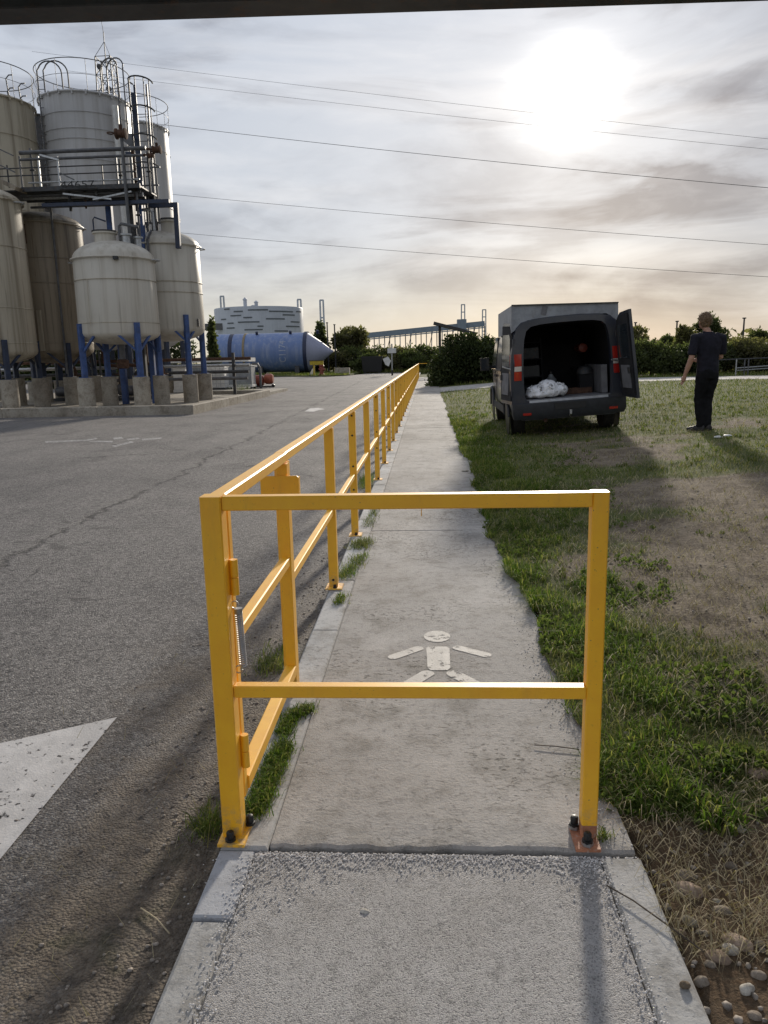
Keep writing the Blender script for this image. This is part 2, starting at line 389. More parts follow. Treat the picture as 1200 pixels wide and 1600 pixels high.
def m_paint_worn(name, c, keep):
    m, n, b = mat(name); P = pos(n)
    f = n.noise(P, 26, 6, .72); f2 = n.noise(P, 4, 4, .6)
    c2 = n.mix(n.sstep(n.noise(P, 9, 5, .6), .35, .7), tuple(x*.78 for x in c), c); setc(n, b, c2); b.inputs['Roughness'].default_value = .7
    bump(n, b, n.noise(P, 120, 3, .6), .6, .004)
    tr = n.n('ShaderNodeBsdfTransparent'); ms = n.n('ShaderNodeMixShader'); o = [x for x in n.t.nodes if x.type == 'OUTPUT_MATERIAL'][0]
    fac = n.sstep(n.math('ADD', n.math('MULTIPLY', f, .75), n.math('MULTIPLY', f2, .25)), keep, keep+.05)
    n.t.links.new(fac, ms.inputs[0]); n.t.links.new(b.outputs[0], ms.inputs[1]); n.t.links.new(tr.outputs[0], ms.inputs[2]); n.t.links.new(ms.outputs[0], o.inputs[0])
    return m
def m_yellow():
    m, n, b = mat('yellow_paint'); P = pos(n)
    f = n.noise(P, 14, 5, .6); d = n.noise(P, 60, 4, .7)
    c = n.mix(n.sstep(f, .3, .7), (.96, .475, .0), (1.0, .525, .0))
    c = n.mix(n.math('MULTIPLY', n.sstep(d, .60, .76), .40), c, (.50, .25, .03))
    gr = n.noise(n.mapping(P, (7, 7, 1.2)), 2.2, 6, .65); c = n.mix(n.math('MULTIPLY', n.sstep(gr, .54, .74), .18), c, (.42, .22, .05))
    sz = n.n('ShaderNodeSeparateXYZ'); n.t.links.new(P, sz.inputs[0]); splash = n.math('MULTIPLY', n.sstep(sz.outputs[2], .16, .0), n.sstep(n.noise(P, 40, 5, .7), .42, .62)); c = n.mix(n.math('MULTIPLY', splash, .7), c, (.30, .24, .17))
    chip = n.noise(P, 110, 3, .6); c = n.mix(n.math('MULTIPLY', n.sstep(chip, .70, .73), .8), c, (.16, .10, .06))
    setc(n, b, c); n.inp(b, 'Roughness', n.ramp(f, [(.3, .52), (.7, .60)])); b.inputs['Specular IOR Level'].default_value = .8
    b.inputs['Coat Weight'].default_value = .5; b.inputs['Coat Roughness'].default_value = .42
    bump(n, b, n.noise(P, 35, 3, .5), .05, .004); return m
def m_van():
    m, n, b = mat('van_paint'); P = pos(n)
    c = n.mix(n.math('MULTIPLY', n.sstep(n.noise(P, 3, 6, .65), .4, .75), .6), (.030, .035, .052), (.075, .072, .07))
    setc(n, b, c); b.inputs['Metallic'].default_value = .35; b.inputs['Roughness'].default_value = .34
    b.inputs['Coat Weight'].default_value = .5; b.inputs['Coat Roughness'].default_value = .08; return m
def m_glass(name='dark_glass', c=(.02, .024, .028)):
    m, n, b = mat(name); f = n.noise(pos(n), 4, 3, .5)
    setc(n, b, n.mix(f, c, tuple(x*1.8 for x in c))); b.inputs['Roughness'].default_value = .06; b.inputs['Specular IOR Level'].default_value = .8; return m
def m_rust():
    return simple('rusty_steel', (.085, .045, .028), .9, .1, .5, 9)

def stone_mat(name, c, rough, metal, var, scale):
    m, n, b = mat(name); P = pos(n); oi = n.n('ShaderNodeObjectInfo').outputs['Random']
    f = n.noise(P, scale*2, 6, .7); g = n.noise(P, scale*9, 4, .7)
    cc = n.mix(n.sstep(f, .3, .7), tuple(x*(1-var) for x in c), tuple(min(1, x*(1+var)) for x in c))
    cc = n.mix(oi, cc, n.mix(1.0, cc, (.62, .60, .56), 'MULTIPLY'))
    cc = n.mix(n.math('MULTIPLY', n.sstep(g, .5, .7), .5), cc, tuple(x*.5 for x in c))
    ge = n.n('ShaderNodeNewGeometry'); sn = n.n('ShaderNodeSeparateXYZ'); n.t.links.new(ge.outputs['Normal'], sn.inputs[0])
    dust = n.math('MULTIPLY', n.sstep(n.noise(P, 30, 5, .7), .44, .64), .45); cc = n.mix(dust, cc, (.17, .125, .085))
    setc(n, b, cc); b.inputs['Roughness'].default_value = .85; b.inputs['Specular IOR Level'].default_value = .25
    bump(n, b, n.math('ADD', f, n.math('MULTIPLY', g, .5)), .5, .006); return m
ASPH = m_asphalt()
CONC = m_concrete('walk_concrete', (.335, .315, .292), (.445, .425, .40), .8)
KERB = m_concrete('kerb_concrete', (.40, .395, .385), (.51, .505, .49), .45)
AGGR = m_concrete('granular_concrete', (.54, .525, .515), (.63, .615, .605), .8, .60, (.46, .44, .42))
PIER = m_concrete('pier_concrete', (.30, .265, .215), (.42, .385, .32), .5, 0, (.16, .13, .095))
PATH = m_concrete('path_concrete', (.40, .385, .36), (.50, .48, .45), .4)
MORTAR = m_concrete('pale_mortar', (.43, .44, .465), (.53, .545, .57), .4, 0, (.38, .38, .39))
SOIL = m_soil(); YEL = m_yellow()
PAINT = m_paint_worn('white_road_paint', (.60, .58, .56), .565)
PAINTW = m_paint_worn('worn_path_paint', (.56, .535, .49), .548)
PAINT2 = m_paint_worn('faded_road_paint', (.46, .445, .43), .50)
BLACKP = simple('black_plastic', (.012, .012, .013), .45, 0, .2, 20)
STEEL = simple('galvanised_steel', (.42, .43, .44), .42, .7, .2, 14, dirt=((.25, .2, .15), .4))
DSTEEL = simple('dark_steel', (.055, .058, .062), .55, .4, .3, 8, dirt=((.14, .07, .035), .6))
PIPE = simple('grey_pipe', (.115, .118, .125), .5, .3, .25, 5, dirt=((.12, .075, .045), .6))
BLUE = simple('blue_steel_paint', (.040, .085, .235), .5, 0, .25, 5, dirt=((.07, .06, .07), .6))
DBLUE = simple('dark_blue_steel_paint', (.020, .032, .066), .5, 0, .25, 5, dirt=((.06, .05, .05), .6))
RUST = m_rust()
ORANGEPL = simple('primed_base_plate', (.42, .18, .10), .6, 0, .3, 30, dirt=((.45, .40, .35), .7))
TANKW = m_tank('cream_tank_paint', (.60, .565, .49), (.37, .325, .255), .75)
TANKB = m_tank('stained_tank_paint', (.30, .255, .19), (.085, .062, .042), 1.0, .7)
TANKG = m_tank('grey_tall_tank_paint', (.52, .52, .53), (.37, .355, .34), .6)
TANKY = m_tank('dull_tank_paint', (.52, .47, .37), (.19, .15, .10), 1.0, .4)
VESS = m_tank('blue_vessel_paint', (.15, .225, .44), (.34, .38, .50), .7, 0, .5)
VESSC = m_tank('pale_blue_paint', (.36, .38, .50), (.27, .29, .40), .5, 0, .45)
WTANK = m_tank('pale_storage_tank_paint', (.50, .53, .58), (.42, .44, .48), .4)
WHITE = simple('white_coated_metal', (.66, .66, .64), .5, .1, .12, 4, dirt=((.35, .32, .27), .4))
GREYM = simple('grey_sheet_metal', (.30, .32, .34), .5, .3, .2, 3, dirt=((.2, .17, .13), .4))
CONVEY = simple('hazed_conveyor_steel', (.22, .27, .33), .6, .1, .1, 1)  # faded grey-blue base colour stands in for distance haze on the conveyor
FARST = simple('hazed_mast_steel', (.40, .44, .50), .6, .1, .1, 1)  # distance haze put into the base colour of the far masts
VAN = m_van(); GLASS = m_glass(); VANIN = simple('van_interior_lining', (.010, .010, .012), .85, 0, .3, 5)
VANPL = simple('grey_bumper_plastic', (.028, .030, .036), .6, 0, .2, 9)
ROOFG = simple('grey_roof_panel', (.27, .285, .31), .5, .2, .2, 4, dirt=((.16, .15, .14), .5))
ALU = simple('scuffed_aluminium', (.46, .48, .51), .42, .35, .2, 4, dirt=((.22, .2, .18), .5))
PLY = simple('grey_ply_lining', (.15, .15, .16), .75, 0, .2, 6)
TYRE = simple('tyre_rubber', (.017, .016, .015), .85, 0, .3, 12, dirt=((.09, .07, .05), .5))
REDL = m_glass('red_lamp_lens', (.26, .012, .009)); WHL = m_glass('clear_lamp_lens', (.40, .36, .33))
SACK = simple('white_sack_fabric', (.80, .81, .84), .8, 0, .08, 7)
GRASS = m_foliage('grass_blades', (.080, .122, .024), (.185, .222, .062), .42, .8, ((.36, .30, .16), .55))
LUSH = m_foliage('lush_grass_blades', (.060, .115, .014), (.170, .250, .050), .48, .75, ((.38, .32, .15), .5))
STRAW = m_foliage('dry_straw', (.30, .24, .14), (.52, .45, .31), .25, .7)
BUSH = m_foliage('dark_bush_leaves', (.036, .050, .022), (.080, .100, .042), .3)
HEDGE = m_foliage('hedge_leaves', (.082, .104, .048), (.165, .185, .088), .55)
OLIVE = m_foliage('olive_tree_leaves', (.115, .112, .062), (.205, .190, .105), .55)
TREEG = m_foliage('tree_leaves', (.070, .086, .042), (.140, .155, .078), .55)
BARK = simple('bark', (.075, .058, .042), .9, 0, .4, 10)
STONE = stone_mat('river_stone', (.31, .27, .225), .7, 0, .35, 18)
STONEW = stone_mat('pale_stone', (.56, .53, .47), .75, 0, .3, 22)
STONEP = stone_mat('pinkish_stone', (.42, .32, .25), .7, 0, .25, 20)

# ------------------------------------------------------------------ ground, walk, yard
YARD = -0.05
def sst(a, b, x): t = min(1, max(0, (x-a)/(b-a))); return t*t*(3-2*t)
def terrain(x, y):
    rise = .068*min(max(x-.6, 0), 4.2)*sst(2.5, 9, y)
    near = -.035*(1-sst(2.0, 2.7, y))
    b = .018*fbm(x, y, 1.7)+.010*fbm(x, y, 6.0, 2)
    edge = sst(.0, .35, x-.62)
    return rise+near+b*edge+.012*sst(2.2, 2.6, y)*(1-edge)+.02*edge*sst(2.4, 3.2, y)
def edge_x(y):
    if y < 2.2: return .618
    return .595+.075*fbm(0, y, .9, 5)+.03*fbm(0, y, 4.5, 6)-.02*sst(3.5, 6, y)
def turf(x, y):
    """0 bare soil .. 1 full green"""
    t = .42+.62*fbm(x, y, .45, 1)+.55*fbm(x, y, 1.5, 3)
    e = edge_x(y)
    lush = max(0, 1-(x-e)/(.75+.25*fbm(0, y, .8, 9)))*sst(2.25, 2.6, y)*(1-sst(13, 22, y)*.4)
    t += .75*lush
    bare = sst(1.2, 1.9, x)*sst(3.6, 4.4, y)*(1-sst(7.9, 8.9, y)); t -= .28*bare
    t += .40*sst(7.8, 9.0, y)+.20*sst(14, 20, y)
    track = sst(1.5, 2.2, x)*(1-sst(3.1, 3.7, x))*sst(8.6, 9.6, y)*(1-sst(13.0, 14.5, y)); t -= .5*track
    t -= .5*(1-sst(1.9, 2.5, y))
    return min(1, max(0, t))

def build_ground():
    mb = MB(); s = 3000
    mb.add([(-s, -400, -.22), (s, -400, -.22), (s, s, -.22), (-s, s, -.22)], [(0, 1, 2, 3)])
    g = mb.obj('ground', SOIL, sm=False); tag(g, kind='structure')
    mb = MB()
    edge = [(-.6595, -6), (-.6595, 86), (-6.5, 86), (-7.6, 76), (-9.5, 72.5), (-17, 79), (-70, 83), (-70, -6)]
    mb.add([(x, y, YARD) for x, y in edge], [tuple(range(len(edge)))])
    tag(mb.obj('asphalt_yard', ASPH, sm=False), kind='structure')
    # verge beyond the yard with a low kerb
    mb = MB(); v = [(-7.6, 76), (-9.5, 72.5), (-17, 79), (-70, 83), (-70, 140), (-7.6, 140)]
    mb.prism([(x, y, -.2) for x, y in v], (0, 0, .27))
    tag(mb.obj('grass_verge', SOIL, sm=False), kind='structure')
    me_set_turf(bpy.data.objects['grass_verge'].data, .75); me_set_turf(g.data, .8)
    # lawn
    ys = [-2+.25*i for i in range(16)]; y = 2.0
    while y < 33.6: ys.append(y); y += .05+max(0, y-4)*.012
    ys.append(33.6)
    us = [0]; u = .04
    while us[-1] < 60: us.append(us[-1]+u); u *= 1.055
    V = []; A = []
    for yy in ys:
        e = edge_x(yy)
        for uu in us:
            x = e+uu; V.append((x, yy, terrain(x, yy)-(0.06 if (uu == 0 and yy < 2.2) else 0))); A.append(turf(x, yy))
    nx = len(us); ny = len(ys)
    i = np.arange(nx-1)[None, :]+nx*np.arange(ny-1)[:, None]; i = i.ravel()
    T = np.stack([i, i+1, i+nx+1, i+nx], 1)
    me = tri_mesh('lawn', V, T, SOIL, True)
    at_ = me.attributes.new('turf', 'FLOAT', 'POINT'); at_.data.foreach_set('value', np.array(A, np.float32))
    tag(link('lawn', me), kind='structure')
    # crossing footpath and the land behind it
    mb = MB(); xs = [.62+.9*i for i in range(70)]; vs = []; fs = []
    for k, x in enumerate(xs):
        z = terrain(x, 33.6); ya = 33.55; yb = 38.2-.02*x
        vs += [(x, ya, z+.015), (x, yb, z+.015), (x, ya, z-.1)]
        if k: b = 3*(k-1); fs += [(b, b+3, b+4, b+1), (b+2, b+5, b+3, b)]
    mb.add(vs, fs); tag(mb.obj('footpath', PATH), kind='structure')
    mb = MB(); vs = []; fs = []
    for k, x in enumerate(xs):
        z = terrain(x, 33.6); vs += [(x, 38.15-.02*x, z), (x, 120, z)]
        if k: b = 2*(k-1); fs += [(b, b+2, b+3, b+1)]
    mb.add(vs, fs); o = mb.obj('rough_ground', SOIL); tag(o, kind='structure'); me_set_turf(o.data, .7)
def me_set_turf(me, v):
    a = me.attributes.new('turf', 'FLOAT', 'POINT'); a.data.foreach_set('value', np.full(len(me.vertices), v, np.float32))
build_ground()

def chamfer_slab(x0, x1, y0, y1, z0, z1, c=.008):
    mb = MB(); b = [(x0, y0), (x1, y0), (x1, y1), (x0, y1)]; t = [(x0+c, y0+c), (x1-c, y0+c), (x1-c, y1-c), (x0+c, y1-c)]
    vs = [(x, y, z0) for x, y in b]+[(x, y, z1-c) for x, y in b]+[(x, y, z1) for x, y in t]
    fs = [(8, 9, 10, 11)]
    for i in range(4):
        j = (i+1) % 4; fs += [(i, j, 4+j, 4+i), (4+i, 4+j, 8+j, 8+i)]
    return mb.add(vs, fs)
def rough_slab(y0, y1):
    mb = MB(); xs = [-.503+1.118*i/70 for i in range(71)]; rows = [0, .004, .012, .03, .06, .12, .25, .5, 1.0, 2.0, y1-y0]; vs = []; n = len(xs)
    for j, r in enumerate([-1]+rows):
        for x in xs:
            e = .010*fbm(x, 0, 4.0, 21)+.007*fbm(x, 0, 17, 22)
            if j == 0: vs.append((x, y0+e+.004, -.15))
            else:
                k = max(0, 1-r/.5); z = -.006*max(0, 1-r/.012)**2 if r < .012 else 0
                vs.append((x, y0+r+e*k, z+.0035*k*fbm(x, y0+r, 9, 23)-.003*k*(r < .02)*abs(fbm(x, 0, 23, 24))))
    fs = [(j*n+i, j*n+i+1, (j+1)*n+i+1, (j+1)*n+i) for j in range(len(rows)) for i in range(n-1)]
    return mb.add(vs, fs)
def build_walk():
    w = tag(bpy.data.objects.new('walkway', None), kind='structure'); col.objects.link(w)
    y = 2.085; k = 0
    for L in [4.4]+[5.0]*12:
        (rough_slab(y+.004, y+L-.004) if k == 0 else chamfer_slab(-.503, .645, y+.004, min(y+L, 61)-.004, -.15, 0.0+(.002 if k % 2 else 0), .006)).obj('slab', CONC, w, sm=False); y += L; k += 1
        if y > 60: break
    chamfer_slab(-.5455, .505, -1.5, 2.074, -.15, -.010, .003).obj('granular_slab', AGGR, w, sm=False)
    chamfer_slab(.509, .628, -1.5, 2.068, -.15, -.004, .01).obj('edging_strip', KERB, w, sm=False)
    chamfer_slab(-.658, -.549, -1.5, 1.78, -.15, -.010, .012).obj('edging_strip', KERB, w, sm=False)
    y = 1.784; L = [.29, .95, .98, .98, .98]+[1.0]*56
    for i, l in enumerate(L):
        chamfer_slab(-.658, -.547 if i == 0 else -.507, y+.003, y+l-.003, -.15, (-.006 if i == 0 else .002*((i*7) % 3-1)), (.005 if i == 0 else .010)).obj('kerb_stone', MORTAR if i == 0 else KERB, w, sm=False); y += l
        if y > 60.5: break
    # walkman pictogram: flat paint
    p = tag(bpy.data.objects.new('walking_figure_marking', None), 'white painted walking figure on the concrete path behind the front rail', 'road marking'); col.objects.link(p)
    def flat(name, pts, z=.0022):
        mb = MB(); mb.add([(x, yy, z) for x, yy in pts], [tuple(range(len(pts)))]); return mb.obj(name, PAINTW, p, sm=False)
    def caps(a, b, ra, rb=None, n=7):
        rb = rb or ra; a, b = Vector(a), Vector(b); d = (b-a).normalized(); th = math.atan2(d.y, d.x); out = []
        for i in range(n): t = th-math.pi/2+math.pi*i/(n-1); out.append((b.x+rb*math.cos(t), b.y+rb*math.sin(t)))
        for i in range(n): t = th+math.pi/2+math.pi*i/(n-1); out.append((a.x+ra*math.cos(t), a.y+ra*math.sin(t)))
        return out
    def G(x, y): q = gnd(x, y, .006); return (q.x, q.y)
    h = G(683, 993); flat('head', [(h[0]+.072*math.cos(t), h[1]+.085*math.sin(t)) for t in [2*math.pi*i/20 for i in range(20)]])
    a, b2, c, d = G(666, 1009), G(702, 1009), G(704, 1046), G(668, 1046); flat('torso', [(a[0]+.01, a[1]), (b2[0]-.01, b2[1]), (b2[0], b2[1]-.02), (c[0], c[1]+.03), (c[0]-.015, c[1]), (d[0]+.015, d[1]), (d[0], d[1]+.03), (a[0], a[1]-.02)])
    flat('arm', caps(G(653, 1012), G(615, 1025), .030)); flat('arm', caps(G(716, 1011), G(759, 1022), .030))
    flat('leg', caps(G(667, 1051), G(634, 1071), .036, .036)); flat('leg', caps(G(709, 1051), G(746, 1070), .036, .036))
    # yard markings
    def mark(name, pts, label, mt=PAINT, z=YARD+.005):
        mb = MB(); mb.add([(x, yy, z) for x, yy in pts], [tuple(range(len(pts)))]); tag(mb.obj(name, mt, sm=False), label, 'road marking')
    def Y_(x, y): q = gnd(x, y, YARD); return (q.x, q.y)
    tip = Y_(183, 1122); l = Y_(0, 1163); r = Y_(0, 1345)
    ext = lambda a, b, k: (a[0]+(b[0]-a[0])*k, a[1]+(b[1]-a[1])*k)
    mark('arrowhead_marking', [tip, ext(tip, l, 2.6), ext(tip, r, 2.0)], 'large white painted arrowhead on the asphalt at the lower left edge')
    mark('arrow_marking', [Y_(476, 643), Y_(484, 638.5), Y_(497, 637.5), Y_(507, 639.5), Y_(498, 641), Y_(490, 643.5)], 'small white painted arrow on the far asphalt behind the yellow railing', PAINT)
    mb = MB()
    for q in [((70, 690), (134, 687), (150, 684), (153, 686), (136, 689), (72, 692.5)), ((140, 689), (176, 689.2), (176, 691.5), (140, 691)), ((174, 697), (206, 689.5), (209, 691.5), (180, 698.5)), ((177, 684.5), (190, 683), (193, 686), (178, 687)), ((198, 686), (216, 683.5), (218, 686), (200, 688)), ((222, 686), (252, 684), (252, 686), (222, 688.5))]:
        mb.add([(*Y_(*c), YARD+.004) for c in q], [tuple(range(len(q)))])
    tag(mb.obj('faded_marking', PAINT2, sm=False), 'faint broken white line marking on the asphalt before the tanks', 'road marking')
build_walk()

# ------------------------------------------------------------------ yellow barrier, gate, railing
FX, FY, RX = -.630, 2.150, .487
def upright(x, y, z0, z1, w, d=None): return MB().bar((x, y, z0), (x, y, z1), w, d or w, (0, 1, 0), .004)
def bolt_mesh():
    mb = MB(); mb.lathe([(.017, 0), (.017, .008), (.0125, .009), (.0125, .026), (.010, .031), (.004, .033)], n=10)
    return mb.mesh('bolt', BLACKP)
def build_barrier():
    t = thing('barrier', 'yellow painted steel rail frame across the near end of the path', 'barrier', (FX, FY, 0))
    c = upright(FX, FY, .008, 1.100, .062).obj('post', YEL, t, True); tag(c, 'wide corner post carrying the gate hinges')
    pl = MB().box((FX+.006, FY-.012, .005), (.085, .125, .010)).obj('base_plate', YEL, c, True)
    bm = bolt_mesh()
    link('bolt', bm, c, (.0, -.052, .0095)); link('bolt', bm, c, (.042, .035, .0095))
    r = upright(RX, FY+.005, .055, 1.0995, .048).obj('post', YEL, t, True)
    rust = upright(RX, FY+.005, .012, .056, .047).obj('bare_foot', RUST if False else ORANGEPL, r, True)
    MB().box((RX-.012, FY-.006, .006), (.075, .13, .011)).obj('base_plate', ORANGEPL, r, True, sm=False)
    nut = MB().cyl((0, 0, 0), (0, 0, .012), .018, n=6).mesh('nut', STEEL)
    for (dx, dy) in ((-.012, -.050), (-.036, .035)):
        link('nut', nut, r, (RX-FX+dx, dy, .012)); link('bolt', bm, r, (RX-FX+dx, dy, .022))
    MB().bar((FX+.0325, FY, 1.078), (RX-.0255, FY, 1.078), .042, .042, ch=.004).obj('top_rail', YEL, t, True)
    MB().bar((FX+.0325, FY, .492), (RX-.0255, FY, .492), .040, .038, ch=.004).obj('lower_rail', YEL, t, True)
    MB().cyl((-.02, FY-.010, 1.055), (-.02, FY-.010, 1.034), .0013, n=5).obj('paint_drip', YEL, t, True)
def helix(p0, p1, r, turns, wire, n=7):
    p0, p1 = Vector(p0), Vector(p1); d = (p1-p0); a = d.normalized().orthogonal().normalized(); b = d.normalized().cross(a)
    N = turns*n; pts = [p0+d*(i/N)+a*(r*math.cos(2*math.pi*i/n))+b*(r*math.sin(2*math.pi*i/n)) for i in range(N+1)]
    return MB().tube(pts, wire, 4)
def build_gate():
    t = thing('gate', 'yellow self-closing swing gate with coil spring beside the corner post', 'gate', (FX, FY+.07, 0))
    y0, y1 = 2.232, 3.165
    MB().bar((FX+.012, y0-.018, .10), (FX+.012, y0-.018, 1.055), .036, .036, (0, 1, 0), .003).obj('hinge_stile', YEL, t, True)
    MB().bar((FX+.004, 2.186, 1.0785), (FX+.004, 3.188, 1.0785), .050, .040, ch=.004).obj('top_rail', YEL, t, True)
    MB().bar((FX+.012, y0+.002, .632), (FX+.012, y1-.024, .632), .040, .040, ch=.004).obj('middle_rail', YEL, t, True)
    MB().bar((FX+.012, y0+.002, .130), (FX+.012, y1-.024, .130), .048, .048, ch=.004).obj('bottom_rail', YEL, t, True)
    s = upright(FX+.012, y1, .035, 1.055, .048).obj('latch_stile', YEL, t, True)
    mb = MB(); yy = y1-.0275
    mb.prism([(FX-.078, yy, .885), (FX+.085, yy, .885), (FX+.085, yy, 1.000), (FX+.078, yy, 1.006), (FX-.070, yy, 1.006), (FX-.078, yy, .998)], (0, -.005, 0))
    mb.mm((FX+.0805, yy+.0005, .885), (FX+.0855, yy+.03, 1.000)); mb.obj('stop_plate', YEL, s, True, sm=False)
    for z in (.845, .275):
        h = MB().cyl((FX+.044, y0-.058, z-.055), (FX+.044, y0-.058, z-.001), .0125, n=14).cyl((FX+.044, y0-.058, z+.001), (FX+.044, y0-.058, z+.055), .0125, n=14)
        h.mm((FX+.0315, y0-.062, z-.054), (FX+.043, y0-.053, z+.054)); h.obj('hinge', YEL, t, True)
    x, y = FX+.048, y0-.052
    sp = helix((x, y, .735), (x+.004, y+.006, .555), .0105, 26, .0026, 9).obj('spring', STEEL, t, True)
    hk = MB().cyl((x, y, .745), (x, y, .728), .0125, n=12)
    arc = lambda cz, s: [(x-.010+.012*math.cos(u), y, cz+s*.012*math.sin(u)) for u in [math.pi*1.6*i/9 for i in range(10)]]
    hk.obj('spring_cap', STEEL, sp, True); MB().tube(arc(.756, 1), .0022, 5).obj('spring_hook', STEEL, sp, True); MB().tube(arc(.546, -1), .0022, 5).obj('spring_hook', STEEL, sp, True)
build_barrier(); build_gate()

def build_railing():
    t = thing('railing', 'long yellow steel railing receding along the left edge of the path', 'railing', (FX, 3.23, 0))
    ys = [3.222]+[4.815+1.522*i for i in range(37)]
    end = ys[-1]
    pm = upright(0, 0, .010, 1.057, .058).mesh('post', YEL)
    plm = MB().add([(-.055, -.065, 0), (.055, -.065, 0), (.055, .065, 0), (-.055, .065, 0), (-.053, -.063, .009), (.053, -.063, .009), (.053, .063, .009), (-.053, .063, .009)], [(4, 5, 6, 7), (0, 1, 5, 4), (1, 2, 6, 5), (2, 3, 7, 6), (3, 0, 4, 7)]).mesh('base_plate', YEL, False)
    bm = MB().lathe([(.013, 0), (.013, .008), (.010, .009), (.010, .022), (.003, .025)], n=8).mesh('bolt', BLACKP)
    scr = MB().cyl((0, 0, 0), (0, -.004, 0), .0085, n=8).mesh('screw', BLACKP)
    for i, y in enumerate(ys):
        p = link('post', pm, t, (0, y-3.23, 0))
        link('base_plate', plm, p, (.004, 0, .001))
        if i < 16:
            link('bolt', bm, p, (.012, -.050, .010)); link('bolt', bm, p, (-.02, .048, .010))
            if i % 2 == 0 and i:
                for z in (1.025, .86, .60, .40): link('screw', scr, p, (.002, -.0292, z))
            elif i == 1: link('screw', scr, p, (.0, -.0292, .06))
    # top rail in panel lengths, butted with a hairline joint
    b = [3.192]+[ys[i] for i in range(2, len(ys)-1, 2)]+[end+.03]
    for a, c in zip(b[:-1], b[1:]):
        MB().bar((FX, a+.0015, 1.0785), (FX, c-.0015, 1.0785), .050, .040, ch=.004).obj('top_rail', YEL, t, True)
    for a, c in zip(ys[:-1], ys[1:]):
        MB().bar((FX, a+.0295, .520), (FX, c-.0295, .520), .036, .040, ch=.003).obj('middle_rail', YEL, t, True)
    MB().bar((FX+.03, end, 1.078), (FX+1.25, end, 1.078), .042, .038, ch=.003).obj('return_rail', YEL, t, True)
    upright(FX+1.27, end, 0, 1.097, .05).obj('return_post', YEL, t, True)
build_railing()

# canopy edge above the camera's head
def build_canopy():
    p = at(0, 40, 2.25); q = at(1200, 2, 2.25); sl_ = (q.z-p.z)/(q.x-p.x)
    z = p.z-sl_*p.x
    t = thing('canopy', 'dark steel canopy beam across the top of the view', 'canopy', (0, 2.2, 0))
    MB().bar((-3.2, 2.2, z+.10-3.2*sl_), (3.2, 2.2, z+.10+3.2*sl_), .10, .20, ch=.003).obj('beam', DSTEEL, t, True)
    MB().mm((-3.3, .9, z+.24), (3.3, 2.38, z+.26)).obj('roof_sheet', DSTEEL, t, True, sm=False)
    for x in (-3.1, 3.1): MB().bar((x, 2.2, -.06), (x, 2.2, z-.001), .09, .09, (0, 1, 0), .005).obj('post', DSTEEL, t, True)
build_canopy()

# ------------------------------------------------------------------ tank farm
BZ = .08
def build_bund():
    t = tag(bpy.data.objects.new('bund', None), 'low concrete bund with raised kerb around the tank legs', 'bund'); col.objects.link(t)
    x1 = -7.1; y0 = 22.85; y1 = 34.4; x0 = -34
    MB().mm((x0, y0+.22, -.2), (x1-.22, 40, BZ)).obj('floor_slab', PIER, t, sm=False)
    for a in range(9):
        xa = x1-.0-a*3.0; chamfer_slab(xa-3.0+.006, xa-.006 if a else xa, y0, y0+.22, -.2, .235, .02).obj('front_kerb', PIER, t, sm=False)
    for a in range(3):
        ya = y0+.226+a*3.78; chamfer_slab(x1-.22, x1, ya, ya+3.77, -.2, .235, .02).obj('side_kerb', PIER, t, sm=False)
    chamfer_slab(x1-3.2, x1-.226, y1-.34, y1-.12, -.2, .235, .02).obj('rear_kerb', PIER, t, sm=False)
build_bund()
def dome(R_, z, h, n=9, flip=1): return [(R_*math.cos(math.pi/2*i/n), z+flip*h*math.sin(math.pi/2*i/n)) for i in range(n+1)]
def legs_for(t, cx, cy, R_, zt, mt, pr=.27, ph=1.0, brace=True, a0=45, n=4, w=.17):
    for k in range(n):
        a = R(a0+360/n*k); x, y = cx+R_*math.cos(a), cy+R_*math.sin(a)
        p = MB().cyl((x, y, BZ), (x, y, BZ+ph), pr, n=20).obj('pier', PIER, t, True)
        MB().mm((x-.15, y-.15, BZ+ph), (x+.15, y+.15, BZ+ph+.02)).obj('foot_plate', mt, p, True, sm=False)
        l = MB().bar((x, y, BZ+ph+.02), (x, y, zt), w, w, (math.cos(a), math.sin(a), 0), .015).obj('leg', mt, t, True)
        if brace:
            b = MB()
            for s in (-1, 1):
                a2 = a+s*R(34); b.bar((x, y, zt-.95), (cx+R_*.93*math.cos(a2), cy+R_*.93*math.sin(a2), zt-.22), .07, .07)
            b.obj('brace', mt, l, True)
def tank(name, label, cx, cy, R_, zb, zt, mt, dh=.35, bh=.35, bands=(), rim=True, cat='tank', group=None, n=56):
    t = thing(name, label, cat, (cx, cy, BZ), group=group)
    prof = [(.02, zb-bh)]+[(r, z) for r, z in dome(R_, zb, bh, 8, -1)[::-1]][1:]+dome(R_, zt, dh, 8)[1:-1]+[(.02, zt+dh)]
    sh = MB().lathe(prof, (cx, cy, 0), n).obj('shell', mt, t, True)
    for z in bands: MB().ring((cx, cy, z), R_+.003, .014, n, 5).obj('weld_band', mt if mt != TANKW else TANKY, sh, True)
    if rim: MB().ring((cx, cy, zt), R_+.03, .032, n, 6).obj('rim', mt, sh, True)
    return t, sh
def lug(t, cx, cy, R_, z, a, mt):
    a = R(a); u = Vector((math.cos(a), math.sin(a), 0)); c = Vector((cx, cy, z)); s = u.cross(Vector((0, 0, 1)))
    MB().tube([c+u*R_+s*.22, c+u*(R_+.20)+s*.12, c+u*(R_+.24), c+u*(R_+.20)-s*.12, c+u*R_-s*.22], .018, 6).obj('lifting_lug', STEEL, t, True)

